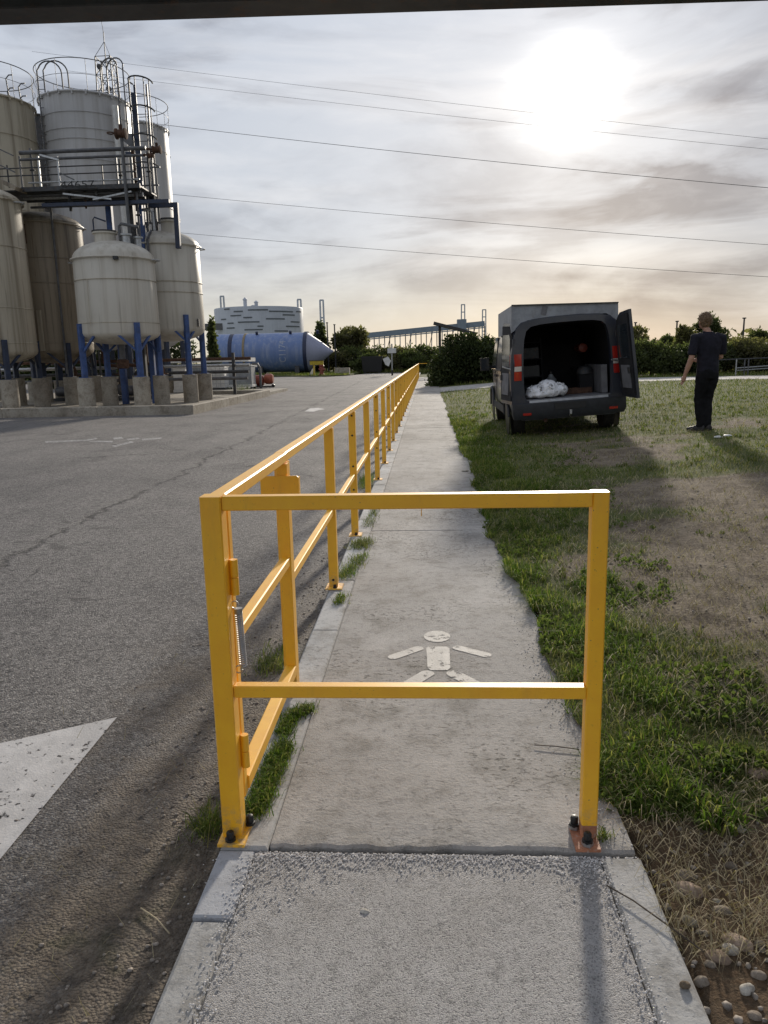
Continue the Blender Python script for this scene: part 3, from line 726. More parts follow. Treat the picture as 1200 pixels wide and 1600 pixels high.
def build_tanks():
    # T1 small cream tank, front right of the cluster
    cx, cy, r = -10.26, 25.6, 1.30
    z = lambda y, Y: at(184, y, Y).z
    zt, zb = z(401, 24.6), z(519, 24.4)
    t, s = tank('dome_tank', 'small cream domed tank on blue legs, front right of the cluster', cx, cy, r, zb, zt, TANKW, .62, .36, (z(434, 24.3), z(503, 24.3)))
    legs_for(t, cx, cy, r+.02, zb+.30, BLUE)
    MB().lathe([(.34, zt+.5), (.34, zt+.83), (.40, zt+.83), (.40, zt+.88), (.02, zt+.90)], (cx-.18, cy-.1, 0), 28).obj('manway', TANKW, t, True)
    MB().lathe([(.41, 0), (.41, .04), (.02, .06)], (cx-.18, cy-.1, zt+.885), 28).obj('manway_lid', DSTEEL, t, True)
    MB().tube([(cx-.45, cy-.3, zt+.9), (cx-.45, cy-.3, zt+1.25), (cx-.40, cy-.3, zt+1.33), (cx-.05, cy-.25, zt+1.20)], .025, 7).obj('lid_handle', DBLUE, t, True)
    MB().lathe([(.13, zt+.3), (.13, zt+.75), (.19, zt+.75), (.19, zt+.80), (.02, zt+.81)], (cx+.55, cy-.2, 0), 18).obj('nozzle', STEEL, t, True)
    MB().lathe([(.11, zt+.3), (.11, zt+.70), (.17, zt+.70), (.17, zt+.75), (.02, zt+.76)], (cx+.82, cy+.1, 0), 18).obj('nozzle', STEEL, t, True)
    MB().tube([(cx+.35, cy-.2, zt+.6), (cx+.35, cy-.2, zt+1.05), (cx+.42, cy-.2, zt+1.12), (cx+.95, cy-.1, zt+1.02)], .05, 8).obj('vent_pipe', PIPE, t, True)
    MB().bar((cx-.42, cy-r-.006, zb+.2), (cx-.42, cy-r*.955-.012, z(434, 24.3)), .018, .012, (0, 1, 0)).obj('seam', TANKY, t, True)
    lug(t, cx, cy, r, zt-.02, 0, STEEL); lug(t, cx, cy, r, zt-.02, 180, STEEL)
    MB().box((cx+.55, cy-r*.93, zt-.06), (.14, .12, .10)).obj('bracket', DSTEEL, t, True)
    MB().lathe([(.02, zb-.9), (.10, zb-.9), (.10, zb-.3), (.2, zb-.3)], (cx, cy, 0), 14).obj('outlet_pipe', PIPE, t, True)
    MB().lathe([(.14, 1.35), (.20, 1.38), (.20, 1.62), (.14, 1.66)], (cx, cy, 0), 14).obj('outlet_valve', RUST, t, True)
    # T2 cream tank behind it to the right
    cx, cy, r = -9.5, 28.4, 1.28; z = lambda y, Y: at(275, y, Y).z
    zt, zb = z(381, 27.6), z(512, 27.3)
    t, s = tank('dome_tank', 'taller cream domed tank on blue legs, rightmost by the bund corner', cx, cy, r, zb, zt, TANKW, .55, .45, (z(438, 27.2), z(455, 27.2)))
    legs_for(t, cx, cy, r+.02, zb+.45, BLUE)
    MB().lathe([(.30, zt+.4), (.30, zt+.78), (.37, zt+.78), (.37, zt+.84), (.02, zt+.85)], (cx+.42, cy-.4, 0), 24).obj('manway', TANKW, t, True)
    MB().lathe([(.38, 0), (.38, .045), (.02, .06)], (cx+.42, cy-.4, zt+.852), 24).obj('manway_lid', DSTEEL, t, True)
    MB().tube([(cx-.10, cy-r-.05, zb-.2), (cx-.10, cy-r-.05, zt+.1), (cx-.10, cy-r*.7, zt+.45)], .045, 7).obj('side_pipe', PIPE, t, True)
    MB().tube([(cx-.10, cy-r-.05, zb-.2), (cx-.10, cy-r-.05, 1.3)], .045, 7).obj('drain_pipe', RUST, t, True)
    MB().box((cx-.10, cy-r-.06, z(442, 27.1)), (.22, .06, .06)).obj('pipe_clamp', DSTEEL, t, True)
    lug(t, cx, cy, r, zt-.1, 0, STEEL)
    for i in range(6): MB().lathe([(.055, zt+.3), (.055, zt+.78), (.10, zt+.78), (.10, zt+.83), (.01, zt+.84)], (cx-.75+.17*i, cy-.35+.12*(i % 2), 0), 10).obj('nozzle', PIPE, t, True)
    MB().mm((cx+r*.95, cy-.5, zb+.05), (cx+r*.985, cy-.4, zb+.32)).obj('nameplate', DSTEEL, t, True)
    # T3 brown stained tank in the second row
    r = 1.42; cy = 28.4; p = at(133, 450, cy); cx = p.x-r; z = lambda y, Y: at(90, y, Y).z
    zt, zb = z(345, 27.2), z(545, 27.2)
    t, s = tank('dome_tank', 'brown stained tank behind the far left one, under the platform', cx, cy, r, zb, zt, TANKB, .5, .5, (z(400, 27), z(535, 27), z(440, 27)))
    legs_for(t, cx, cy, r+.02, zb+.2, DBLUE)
    MB().bar((cx+.30, cy-r-.03, z(548, 27)), (cx+.30, cy-r-.03, z(484, 27)), .16, .05, (0, 1, 0)).obj('leg_bracket', TANKY, t, True)
    MB().mm((cx-.04, cy-r-.02, zt-.75), (cx+.12, cy-r+.04, zt-.1)).obj('gauge_box', RUST, t, True)
    MB().tube([(cx+1.0, cy-r*.85, 1.2), (cx+1.0, cy-r*.85, zt+1.0)], .04, 7).obj('riser_pipe', PIPE, t, True)
    lug(t, cx, cy, r, zt-.1, 0, STEEL)
    # T4 far-left front tank
    r = 1.42; cy = 25.3; p = at(41, 450, cy); cx = p.x-r; z = lambda y, Y: at(20, y, Y).z
    zt, zb = z(303, 24.2), z(548, 24.2)
    t, s = tank('dome_tank', 'weathered tank cut by the left edge, nearest in the cluster', cx, cy, r, zb, zt, TANKY, .5, .42, (z(378, 24), z(478, 24), z(535, 24)))
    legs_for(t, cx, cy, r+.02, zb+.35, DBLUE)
    lug(t, cx, cy, r, zt-.05, 0, STEEL)
    MB().bar((cx+.02, cy-r-.02, z(500, 23.9)), (cx+.02, cy-r-.02, z(538, 23.9)), .3, .05, (0, 1, 0)).obj('leg_bracket', TANKW, t, True)
    # tall silos
    def silo(label, cx, cy, r, zt, mt, bands, rail=True, tall=None, post=10):
        t, s = tank('tall_silo', label, cx, cy, r, 3.0, zt, mt, .28, .9, bands, cat='silo', group=None)
        legs_for(t, cx, cy, r*.96, 3.3, DBLUE, .3, .8, False, 22, 6, .2)
        for k in range(22):
            a = R(360*k/22); MB().box((cx+(r+.02)*math.cos(a), cy+(r+.02)*math.sin(a), zt-.02), (.06, .06, .16), a).obj('rim_lug', mt, s, True)
        if rail:
            rr = MB()
            hh = 1.15
            rr.ring((cx, cy, zt+hh), r+.06, .017, 48, 6); g = rr.obj('guard_rail', PIPE, t, True)
            MB().ring((cx, cy, zt+hh*.52), r+.06, .009, 48, 5).obj('middle_rail', PIPE, g, True)
            for k in range(post):
                a = R(360*k/post+9); x, y = cx+(r+.06)*math.cos(a), cy+(r+.06)*math.sin(a)
                MB().cyl((x, y, zt-.05), (x, y, zt+hh), .010, n=6).obj('rail_post', PIPE, g, True)
        return t, s
    cyA = 33.0; a = at(73, 230, cyA); b = at(206, 230, cyA); rA = (b.x-a.x)/2*.985; cxA = (a.x+b.x)/2
    zz = lambda y: at(140, y, cyA-rA*.8).z
    tA, sA = silo('tall grey silo with ring handrail, middle of the three tallest', cxA, cyA, rA, zz(145), TANKG, (zz(176), zz(202), zz(218), zz(250)))
    zA = zz(145)
    # gooseneck ladder rails left and right
    for k, (px, side) in enumerate(((76, -1), (197, 1))):
        x = at(px, 230, cyA-rA*.55).x; y = cyA-rA*.55-.35
        mb = MB()
        for dx in (0, .42):
            u = x+side*-.0+dx*.6; pts = [(u, y, 6.0), (u, y, zA+.9)]
            pts += [(u-side*.40*(1-math.cos(th)), y+.1+.15*(1-math.cos(th)), zA+.9+.42*math.sin(th)) for th in [math.pi*i/10 for i in range(1, 11)]]
            pts.append((u-side*.8, y+.42, zA-.02)); mb.tube(pts, .028, 7)
        l = mb.obj('ladder_rails', PIPE, tA, True)
        if side < 0:
            for i in range(26):
                zr = 6.2+.33*i
                if zr < zA+.6: MB().cyl((x, y, zr), (x+.252, y, zr), .013, n=6).obj('rung', PIPE, l, True)
    MB().tube([(cxA+rA*.93, cyA-rA*.62, 6.2), (cxA+rA*.93, cyA-rA*.62, zA-.4)], .12, 12).obj('downpipe', WHITE, tA, True)
    # T6 behind right
    cyB = 38.0; rB = 1.75; b = at(262, 230, cyB); cxB = b.x-rB; zB = at(240, 193, cyB-rB*.6).z
    tB, sB = silo('tall pale silo at the right behind the caged ladder', cxB, cyB, rB, zB, TANKG, (zB-1.05, zB-3.5, zB-5.5))
    # T7 far left
    cyC = 31.2; b = at(50, 200, cyC); rC = 1.8; cxC = b.x-rC; zC = at(30, 152, cyC-rC*.5).z
    tC, sC = silo('tall dull silo cut by the left edge of the picture', cxC, cyC, rC, zC, TANKY, (zC-1.3, zC-4.0))
    # bridge between T7 and the middle silo
    t = thing('catwalk', 'small railed catwalk linking the tops of the two left silos', 'catwalk', (cxC+rC, cyC-.4, zC))
    z0 = zC-.15; xa, xb = cxC+rC*.75, cxA-rA*.93; y = cyC-.7
    MB().mm((xa, y, z0-.22), (xb, y+.9, z0)).obj('deck', STEEL, t, True)
    for yy in (y, y+.9):
        mb = MB()
        for h in (.55, 1.0): mb.tube([(xa+.05, yy, z0+.02), (xa-.02, yy, z0+h-.12), (xa+.1, yy, z0+h), (xb, yy, z0+h)], .024, 6)
        mb.obj('handrail', PIPE, t, True)
    # hidden dark silo between
    cyD = 40.0; c = at(62, 240, cyD)
    tank('tall_silo', 'dark silo seen in the gap between the two left silos', c.x+.1, cyD, 1.2, 2.0, at(62, 190, cyD).z, DSTEEL, .2, .5, (), cat='silo')
    # caged ladder tower
    yL = 31.0; xl = at(214, 230, yL).x; zt = at(214, 128, yL).z
    t = thing('caged_ladder', 'caged steel ladder rising right of the middle silo', 'ladder', (xl, yL, BZ))
    zlo = at(236, 352, yL).z
    for dx in (0, .48): MB().bar((xl+.08+dx, yL, zlo), (xl+.08+dx, yL, zt-.1), .06, .05, (0, 1, 0)).obj('stringer', DBLUE if dx == 0 else PIPE, t, True)
    z = zlo+.2
    while z < zt-.2: MB().cyl((xl+.08, yL, z), (xl+.56, yL, z), .014, n=5).obj('rung', PIPE, t, True); z += .32
    z = zt
    while z > zlo+1.5:
        mb = MB(); mb.tube([(xl+.34+.42*math.cos(th), yL-.02-.62*math.sin(th), z) for th in [math.pi*(-.12+1.24*i/12) for i in range(13)]], .03, 5); mb.obj('cage_hoop', DSTEEL, t, True); z -= 1.0
    for th in (.35, .85, math.pi/2, 2.3, 2.8): x = xl+.34+.42*math.cos(th); y = yL-.02-.62*math.sin(th); MB().cyl((x, y, zlo+1.5), (x, y, zt), .02, n=5).obj('cage_bar', DSTEEL, t, True)
    MB().bar((xl-.0, yL+.1, BZ), (xl-.0, yL+.1, zt-.35), .17, .14, (0, 1, 0)).obj('mast', DBLUE, t, True)
    for zz_ in (zt-2.5, zt-5.2): MB().bar((xl-.5, yL+.1, zz_), (xl+.1, yL+.1, zz_), .10, .12).obj('tie_bar', DBLUE, t, True)
    MB().prism([(xl-.9, yL+.25, zt-1.75), (xl+.0, yL+.25, zt-1.75), (xl, yL+.25, zt-2.5)], (0, -.05, 0)).obj('gusset', PIPE, t, True)
build_tanks()

def build_platform():
    Y0, Y1 = 25.9, 27.5
    zd = at(120, 292, Y0).z; xa = at(-60, 292, Y0).x; xb = at(219, 292, Y0).x; xk = at(33, 292, Y0).x
    t = thing('platform', 'steel access platform with pipe rails above the short tanks', 'platform', (xk, Y0, BZ))
    MB().mm((xa, Y0+.05, zd-.06), (xb, Y1, zd-.02)).obj('deck_grating', DSTEEL, t, True)
    MB().bar((xk, Y0, zd-.03), (xb, Y0, zd-.03), .08, .14).obj('edge_beam', DSTEEL, t, True)
    MB().bar((xk, Y1, zd-.05), (xb, Y1, zd-.05), .08, .20).obj('edge_beam', DBLUE, t, True)
    zb = at(120, 318, Y0).z
    MB().bar((xk+.6, Y0+.1, zb), (xb+.9, Y0+.1, zb), .10, .11).obj('lower_beam', DBLUE, t, True)
    zx = at(225, 322, Y0).z
    e = at(277, 320, 27.2)
    MB().bar((xb-.2, 27.2, e.z), (e.x, 27.2, e.z), .14, .14).obj('outrigger_beam', DBLUE, t, True)
    MB().bar((e.x-.05, 27.2, e.z+.07), (e.x-.05, 27.15, at(280, 388, 27.1).z), .16, .14, (0, 1, 0)).obj('hanger', DBLUE, t, True)
    for px, y0_, y1_, m, w in ((168, 300, 372, BLUE, .20), (216, 292, 400, BLUE, .18), (204, 322, 380, DSTEEL, .20)):
        p = at(px, y0_, 27.2); MB().bar((p.x, 27.2, BZ), (p.x, 27.2, zd-.16), w, w, (0, 1, 0), .012).obj('column', m, t, True)
    # pipe runs under the deck
    for i, (py, r) in enumerate(((303, .05), (307, .07), (312, .05), (322, .04))):
        z = at(120, py, Y0+.3+.2*i).z; MB().tube([(xk-.2, Y0+.3+.2*i, z), (xb-.1, Y0+.3+.2*i, z)], r, 8).obj('pipe_run', (PIPE, STEEL, DSTEEL, PIPE)[i], t, True)
    MB().bar((xk+1.4, Y0-.02, zd-.2), (xk+3.0, Y0+.0, zb+.1), .05, .05).obj('diagonal', STEEL, t, True)
    MB().bar((xb-1.6, Y0-.02, zb+.1), (xb-.3, Y0+.0, zd-.2), .05, .05).obj('diagonal', STEEL, t, True)
    # rails: two long pipes above the deck
    yR = Y0+.02
    for py, r in ((235, .065), (246, .045)):
        z = at(130, py, yR).z; MB().tube([(at(30, py, yR).x, yR, z), (at(228, py, yR).x, yR, z)], r, 8).obj('long_pipe', PIPE, t, True)
    zt = at(130, 283, yR).z
    MB().tube([(at(44, 283, yR).x, yR, zt), (xb, yR, zt)], .028, 6).obj('toe_rail', STEEL, t, True)
    for px in (33, 62, 92, 183, 207):
        x = at(px, 270, yR).x; MB().bar((x, yR, zd+.05), (x, yR, at(px, 244, yR).z), .05, .05, (0, 1, 0)).obj('rail_post', STEEL if px in (62, 92) else PIPE, t, True)
    for py in (259, 271):
        z = at(130, py, yR).z
        MB().tube([(at(-20, py, yR).x, yR, z), (at(212, py, yR).x, yR, z)], .02, 6).obj('guard_rail', DSTEEL, t, True)
    for px in (12, 160): x = at(px, 270, yR).x; MB().bar((x, yR, zd+.05), (x, yR, at(px, 258, yR).z), .035, .035, (0, 1, 0)).obj('rail_post', DSTEEL, t, True)
    for i, (px, ya, yb, r) in enumerate(((47, 232, 300, .04), (108, 300, 330, .05), (132, 297, 326, .035), (150, 296, 318, .05), (186, 248, 300, .035), (207, 236, 330, .06), (213, 300, 372, .04), (230, 236, 300, .035))):
        p_ = at(px, ya, Y0+.25+.1*(i % 3)); q_ = at(px, yb, Y0+.25+.1*(i % 3)); MB().tube([p_, Vector((p_.x, p_.y, q_.z))], r, 7).obj('riser_pipe', (PIPE, DSTEEL, RUST)[i % 3], t, True)
        MB().ring((p_.x, p_.y, (p_.z+q_.z)/2), r+.03, .02, 12, 5).obj('pipe_flange', DSTEEL, t, True)
    # stair rail falling to the right, and stair on the left
    a = at(62, 242, yR-.05); b = at(92, 250, yR-.05); MB().bar(a, b, .05, .06).obj('stair_rail', STEEL, t, True)
    a = at(93, 270, yR-.05); b = at(116, 281, yR-.05); MB().bar(a, b, .035, .04).obj('stair_rail', PIPE, t, True)
    a = at(-30, 268, yR-.1); b = at(34, 298, yR-.1); MB().bar(a, b, .8, .12).obj('stair_flight', TANKB, t, True)
    for dz in (.5, 1.0): MB().bar(a+Vector((0, -.3, dz)), b+Vector((0, -.3, dz)), .04, .04).obj('stair_rail', PIPE, t, True)
    # valves
    for px, py, s in ((189, 209, .34), (245, 234, .26), (236, 243, .18)):
        c = at(px, py, Y0-.05)
        v = MB().lathe([(s*.25, -s*.55), (s*.5, -s*.5), (s*.5, -s*.35), (s*.36, -s*.25), (s*.42, 0), (s*.36, s*.25), (s*.5, s*.35), (s*.5, s*.5), (s*.2, s*.55)], c, 12, 'X').cyl(c, c+Vector((0, 0, s*.8)), s*.18, n=8)
        vv = v.obj('valve', RUST, t, True)
        MB().ring((c.x-s*.9, c.y-.1, c.z), s*.3, .02, 14, 5).obj('hand_wheel', RUST, vv, True)
    c0 = at(190, 216, Y0-.05); c1 = at(201, 372, Y0-.05); MB().tube([c0, Vector((c0.x, c0.y, c1.z))], .055, 8).obj('riser_pipe', PIPE, t, True)
    # painted number on the toe board
    vs, fs = text_mesh('44657', .31); c = at(121, 288.5, Y0-.08)
    MB().add([(c.x+x*1.5, c.y, c.z+y) for x, y, _ in vs], fs).obj('cut_out_number', BLACKP, t, True, sm=False)
    MB().bar((c.x-.65, c.y+.012, c.z-.11), (c.x+.65, c.y+.012, c.z-.11), .02, .03).obj('number_bar', DSTEEL, t, True)
    # process pipework between platform and tanks on the right
    mb_specs = [((224, 256), (228, 352), .035), ((236, 250), (240, 352), .045), ((243, 262), (245, 350), .03), ((231, 300), (233, 350), .03)]
    for (x0, y0_), (x1, y1_), r in mb_specs:
        p, q = at(x0, y0_, 27.3), at(x1, y1_, 27.3); MB().tube([p, Vector((p.x, p.y, q.z))], r, 7).obj('riser_pipe', PIPE, t, True)
    for x0, x1, y in ((220, 250, 262), (222, 248, 290), (225, 252, 313)):
        p, q = at(x0, y, 27.35), at(x1, y, 27.35); MB().tube([p, Vector((q.x, p.y, p.z))], .028, 6).obj('cross_pipe', PIPE, t, True)
    p = at(222, 328, 27.2); MB().tube([p, p+Vector((.25, 0, .02)), p+Vector((.36, 0, -.1)), p+Vector((.38, 0, -.7))], .05, 8).obj('elbow_pipe', STEEL, t, True)
build_platform()
def build_underworks():
    # pumps and pipes standing on the bund floor behind the piers
    spots = [(105, 600, 30.5, 'rusty pump and pipe stack between the brown tank legs'), (205, 600, 30.0, 'grey pump with vertical pipes behind the small tank legs'), (175, 610, 31.5, 'low pump skid with hose behind the small tank'), (240, 575, 31, 'vertical filter pot between the two right tanks')]
    for px, py, Y, lab in spots:
        c = at(px, py, Y); t = thing('pump_set', lab, 'pump', (c.x, Y, BZ))
        MB().mm((-.5, -.3, 0), (.5, .3, .12)).obj('skid', DSTEEL, t)
        MB().lathe([(.02, -.45), (.18, -.45), (.2, -.4), (.2, .1), (.12, .14), (.12, .3), (.24, .32), (.24, .46), (.02, .48)], (0, 0, .38), 16, 'X').obj('pump', PIPE, t)
        MB().tube([(.4, 0, .4), (.4, 0, 1.2), (.35, 0, 1.35), (-.2, .1, 1.4), (-.3, .1, 1.5), (-.3, .1, 2.2)], .07, 8).obj('discharge_pipe', RUST, t)
        MB().tube([(-.45, .1, .2), (-.45, .1, 2.0)], .05, 8).obj('riser_pipe', PIPE, t)
        MB().ring((.4, 0, 1.0), .16, .03, 14, 5).obj('flange', RUST, t)
    rk = thing('pipe_rack', 'low rack of grey pipes running behind the tank legs', 'pipe rack', (-12, 33.5, BZ))
    for i in range(4): MB().tube([(-22, 33.2+.25*i, .8+.28*i), (-7.8, 33.2+.25*i, .8+.28*i)], .07, 8).obj('pipe', (PIPE, DSTEEL, STEEL, RUST)[i], rk, True)
    for x in (-20, -16, -12, -8.5): MB().bar((x, 33.6, BZ), (x, 33.6, 1.9), .12, .12, (0, 1, 0)).obj('rack_post', DSTEEL, rk, True)
build_underworks()

# ------------------------------------------------------------------ yard equipment beyond the bund
def build_yard():
    # long flanged metal trough
    Y = 44.0; a, b = at(268, 590, Y), at(391, 590, Y); zt = at(330, 560, Y).z
    t = thing('metal_trough', 'long pale metal trough with a broad flange behind the right tank', 'trough', (a.x, Y, YARD))
    MB().mm((a.x-1.5, Y, .35), (b.x-.15, Y+1.5, zt-.55)).obj('body', GREYM, t, True, sm=False)
    MB().mm((a.x-1.5, Y-.12, zt-.22), (b.x, Y+1.6, zt)).obj('flange', WHITE, t, True, sm=False)
    MB().mm((a.x-1.5, Y-.05, zt-.55), (b.x+.1, Y+1.55, zt-.36)).obj('skirt', GREYM, t, True, sm=False)
    for i in range(7):
        x = a.x-1.2+i*(b.x-a.x+1.0)/6; MB().bar((x, Y-.03, YARD), (x, Y-.03, zt-.56), .09, .05, (0, 1, 0)).obj('leg', GREYM, t, True)
    MB().tube([(b.x+.12, Y+.2, zt-.35), (b.x+.42, Y+.2, zt-.36), (b.x+.55, Y+.2, zt-.6), (b.x+.55, Y+.2, YARD)], .07, 8).obj('drain_pipe', PIPE, t, True)
    # two bins and a wire cage container in front of it
    for px0, px1, y0, y1, Y, lab, m in ((353, 392, 572, 600, 42.5, 'grey sheet metal bin with white base beside the wire cage', GREYM), (272, 289, 575, 606, 36.4, 'white framed panel crate just behind the right tank leg', WHITE)):
        a, b = at(px0, y1, Y), at(px1, y0, Y); t = thing('steel_bin', lab, 'bin', (a.x, Y, YARD)); w = b.x-a.x
        MB().mm((0, 0, .30), (w, 1.0, b.z-YARD)).obj('body', m, t, sm=False)
        MB().mm((-.03, -.04, .16), (w+.03, 1.04, .295)).obj('base', WHITE, t, sm=False)
        MB().mm((-.03, -.03, b.z-YARD), (w+.03, 1.03, b.z-YARD+.05)).obj('rim', WHITE, t, sm=False)
        for x in (.05, w-.05):
            for y in (.05, .95): MB().mm((x-.05, y-.05, 0), (x+.05, y+.05, .158)).obj('foot', DSTEEL, t, sm=False)
    Y = 40.5; a, b = at(318, 604, Y), at(350, 573, Y); w = b.x-a.x; h = b.z-YARD
    t = thing('cage_container', 'white bulk container in a wire grid cage behind the blue legs', 'container', (a.x, Y, YARD))
    MB().mm((.04, .04, .2), (w-.04, .96, h-.04)).obj('bottle', WHITE, t)
    MB().mm((0, 0, .06), (w, 1, .18)).obj('pallet', DSTEEL, t, sm=False)
    for i in range(6): z = .22+(h-.24)*i/5; MB().tube([(0, 0, z), (w, 0, z), (w, 1, z), (0, 1, z)], .012, 5, closed=True).obj('cage_wire', STEEL, t)
    for i in range(6): x = w*i/5; MB().cyl((x, -.006, .18), (x, -.006, h), .012, n=5).obj('cage_wire', STEEL, t)
    for x in (.1, w-.1): MB().cyl((x, -.04, .06), (x, .04, .06), .06, n=12).obj('castor', BLACKP, t)
    # brick red compressor
    Y = 46; c = at(408, 592, Y); s = .9
    t = thing('air_receiver', 'red two-drum cart standing at the end of the trough', 'cart', (c.x, Y, YARD))
    MB().lathe([(.02, -.45), (.26, -.42), (.33, -.3), (.33, .3), (.26, .42), (.02, .45)], (-.25, 0, .42), 20, 'X').obj('drum', RED, t)
    MB().lathe([(.02, -.28), (.24, -.26), (.31, -.15), (.31, .15), (.24, .26), (.02, .28)], (.48, -.05, .50), 20, 'X').obj('drum', RED2, t)
    MB().tube([(.1, -.1, .5), (.02, -.15, 1.0), (-.1, -.15, 1.12)], .03, 6).obj('handle', WHITE, t)
    MB().bar((-.6, 0, .06), (.8, 0, .06), .3, .08).obj('chassis', DSTEEL, t)
    for x in (-.5, .75): MB().lathe([(.03, -.04), (.1, -.04), (.1, .04), (.03, .04)], (x, -.15, .1), 14, 'Y').obj('wheel', BLACKP, t)
    # blue vessel on the verge
    Y = 88.0; l, rg, tip = at(341, 552, Y), at(481, 552, Y), at(521, 548, Y)
    zt = at(410, 521, Y).z; zb = .25; r = (zt-zb)/2; zc = (zt+zb)/2
    t = thing('column_vessel', 'long blue cylindrical vessel with conical end lying on the verge', 'vessel', (l.x, Y, .07))
    L = rg.x-l.x
    MB().lathe([(.02, -.9), (r*.55, -.75), (r*.86, -.4), (r, 0), (r, L)], (0, 0, zc-.07), 48, 'X').obj('shell', VESS, t)
    MB().lathe([(r*.985, L+.12), (r*.5, L+(tip.x-rg.x)*.56), (.06, tip.x-l.x)], (0, 0, zc-.07), 48, 'X').obj('cone', VESSC, t)
    MB().lathe([(r*.9, L-.25), (r+.10, L-.25), (r+.10, L+.15), (r*.9, L+.15)], (0, 0, zc-.07), 48, 'X').obj('flange', NAVY, t)
    x = at(366, 550, Y).x-l.x; MB().lathe([(r*.9, x-.22), (r+.02, x-.22), (r+.02, x+.22), (r*.9, x+.22)], (0, 0, zc-.07), 48, 'X').obj('band', NAVY, t)
    x = at(386, 540, Y).x-l.x; MB().lathe([(r*.9, x-.12), (r+.05, x-.12), (r+.05, x+.12), (r*.9, x+.12)], (0, 0, zc-.07), 48, 'X').obj('strap', OCHRE, t)
    for x in (L*.12, L*.5, L*.9): MB().prism([(x-.25, -r*.8, 0), (x-.25, r*.8, 0), (x-.25, r*.75, zc-.07-r*.68), (x-.25, -r*.75, zc-.07-r*.68)], (.5, 0, 0)).obj('saddle', DSTEEL, t)
    for px in (404, 456, 498): x = at(px, 525, Y).x-l.x; MB().cyl((x, -r*.35, zc+r*.88), (x, -r*.42, zc+r*1.04), .16, n=10).obj('nozzle', NAVY, t)
    vs, fs = text_mesh('C1174', 1.15); x0 = at(447, 551, Y).x-l.x; rr = r+.02
    MB().add([(x0-ty*.95, -rr*math.cos(tx*.80/r+.05), zc-.07+rr*math.sin(tx*.80/r+.05)) for tx, ty, _ in vs], fs).obj('painted_number', STENCIL, t, sm=False)
    # pale storage tank with slotted cladding
    Y = 150.0; l, rr_ = at(339, 520, Y), at(474, 520, Y); r = (rr_.x-l.x)/2; cx = (l.x+rr_.x)/2; zt = at(406, 479, Y-r).z
    t = thing('storage_tank', 'big pale round storage tank with dark slots behind the blue vessel', 'storage tank', (cx, Y, -.2))
    MB().lathe([(r, 0), (r, zt+.2), (r*.99, zt+.35), (.1, zt+.9)], (0, 0, 0), 72).obj('shell', WTANK, t)
    for px, py, w in ((354, 483, 10), (372, 486.5, 15), (403, 484, 30), (441, 486.5, 32), (368, 493, 18), (387, 496, 14), (452, 492, 15), (431, 498, 26), (349, 499, 10), (360, 505, 11), (388, 503, 34), (462, 503, 10), (407, 509.5, 9), (360, 512.5, 14), (396, 515, 28), (459, 510, 16), (440, 517, 18), (467, 487, 5)):
        d = _ray(px, py); # meet the cylinder
        A = d.x*d.x+d.y*d.y; B = 2*(d.x*(CAM.x-cx)+d.y*(CAM.y-Y)); C_ = (CAM.x-cx)**2+(CAM.y-Y)**2-(r+.04)**2; D = B*B-4*A*C_
        if D < 0: continue
        k = (-B-math.sqrt(D))/(2*A); h = CAM+d*k; an = math.atan2(h.y-Y, h.x-cx); wa = w/F_PX*h.y*.5/r/max(.3, abs(math.sin(an)))
        vs = []; fs = []
        for j in range(7):
            u = an-wa+2*wa*j/6
            for dz in (-.12, .12): vs.append(((r+.05)*math.cos(u), (r+.05)*math.sin(u), h.z+.2+dz))
            if j: q = 2*(j-1); fs.append((q, q+2, q+3, q+1))
        MB().add(vs, fs).obj('slot', SLOT, t, sm=False)
    for px, h in ((388, 3), (405, 2.2), (400, 1.2)): x = at(px, 478, Y).x-cx; MB().lathe([(.35, zt+.3), (.35, zt+h*.6), (.5, zt+h*.65), (.05, zt+h*.8)], (x, -r*.3, 0), 10).obj('roof_vent', WTANK, t)
    bx = at(333, 508, Y-r); MB().mm((bx.x-cx-3, -r*.75, bx.z-.6), (bx.x-cx+1.8, -r*.7, bx.z+.6)).obj('inlet_duct', PIPE, t)
    # slim portal masts
    for px, yt, yb, w, Y, lab in ((347, 463, 478, 6, 165, 'slim pale portal mast above the left end of the storage tank'), (467.5, 468, 478, 6, 165, 'slim pale portal mast above the right end of the storage tank'), (502.5, 469, 505, 6, 165, 'slim pale portal mast above the tree beside the storage tank'), (723.5, 476, 520, 6, 240, 'taller pale lattice mast at the head of the conveyor'), (756.5, 484, 528, 6, 250, 'pale lattice mast right of the conveyor head')):
        c = at(px, yt, Y); hw = w/2/F_PX*Y; t = thing('portal_mast', lab, 'mast', (c.x, Y, -.2)); h = c.z+.2; lean = 0
        for s in (-1, 1): MB().bar((s*hw, 0, 0), (s*hw*.8, 0, h), .35, .35, (0, 1, 0)).obj('upright', FARST, t)
        z = h
        while z > 2: MB().bar((-hw, 0, z), (hw, 0, z), .3, .3).obj('crossbar', FARST, t); z -= 2.2 if Y > 200 else 3.6
    # long elevated conveyor
    Y = 225; a, b = at(560, 528, Y), at(757, 508, Y)
    t = thing('conveyor_gallery', 'long inclined conveyor gallery on slender trestles beyond the hedge', 'conveyor', (a.x, Y, -.2))
    MB().bar(a+Vector((0, 0, .4)), b+Vector((0, 0, .4)), 2.2, 1.5).obj('gallery', CONVEY, t, True)
    MB().bar(a+Vector((0, -1.2, -.7)), b+Vector((0, -1.2, -.7)), .3, .3).obj('walkway_rail', CONVEY, t, True)
    N = 24
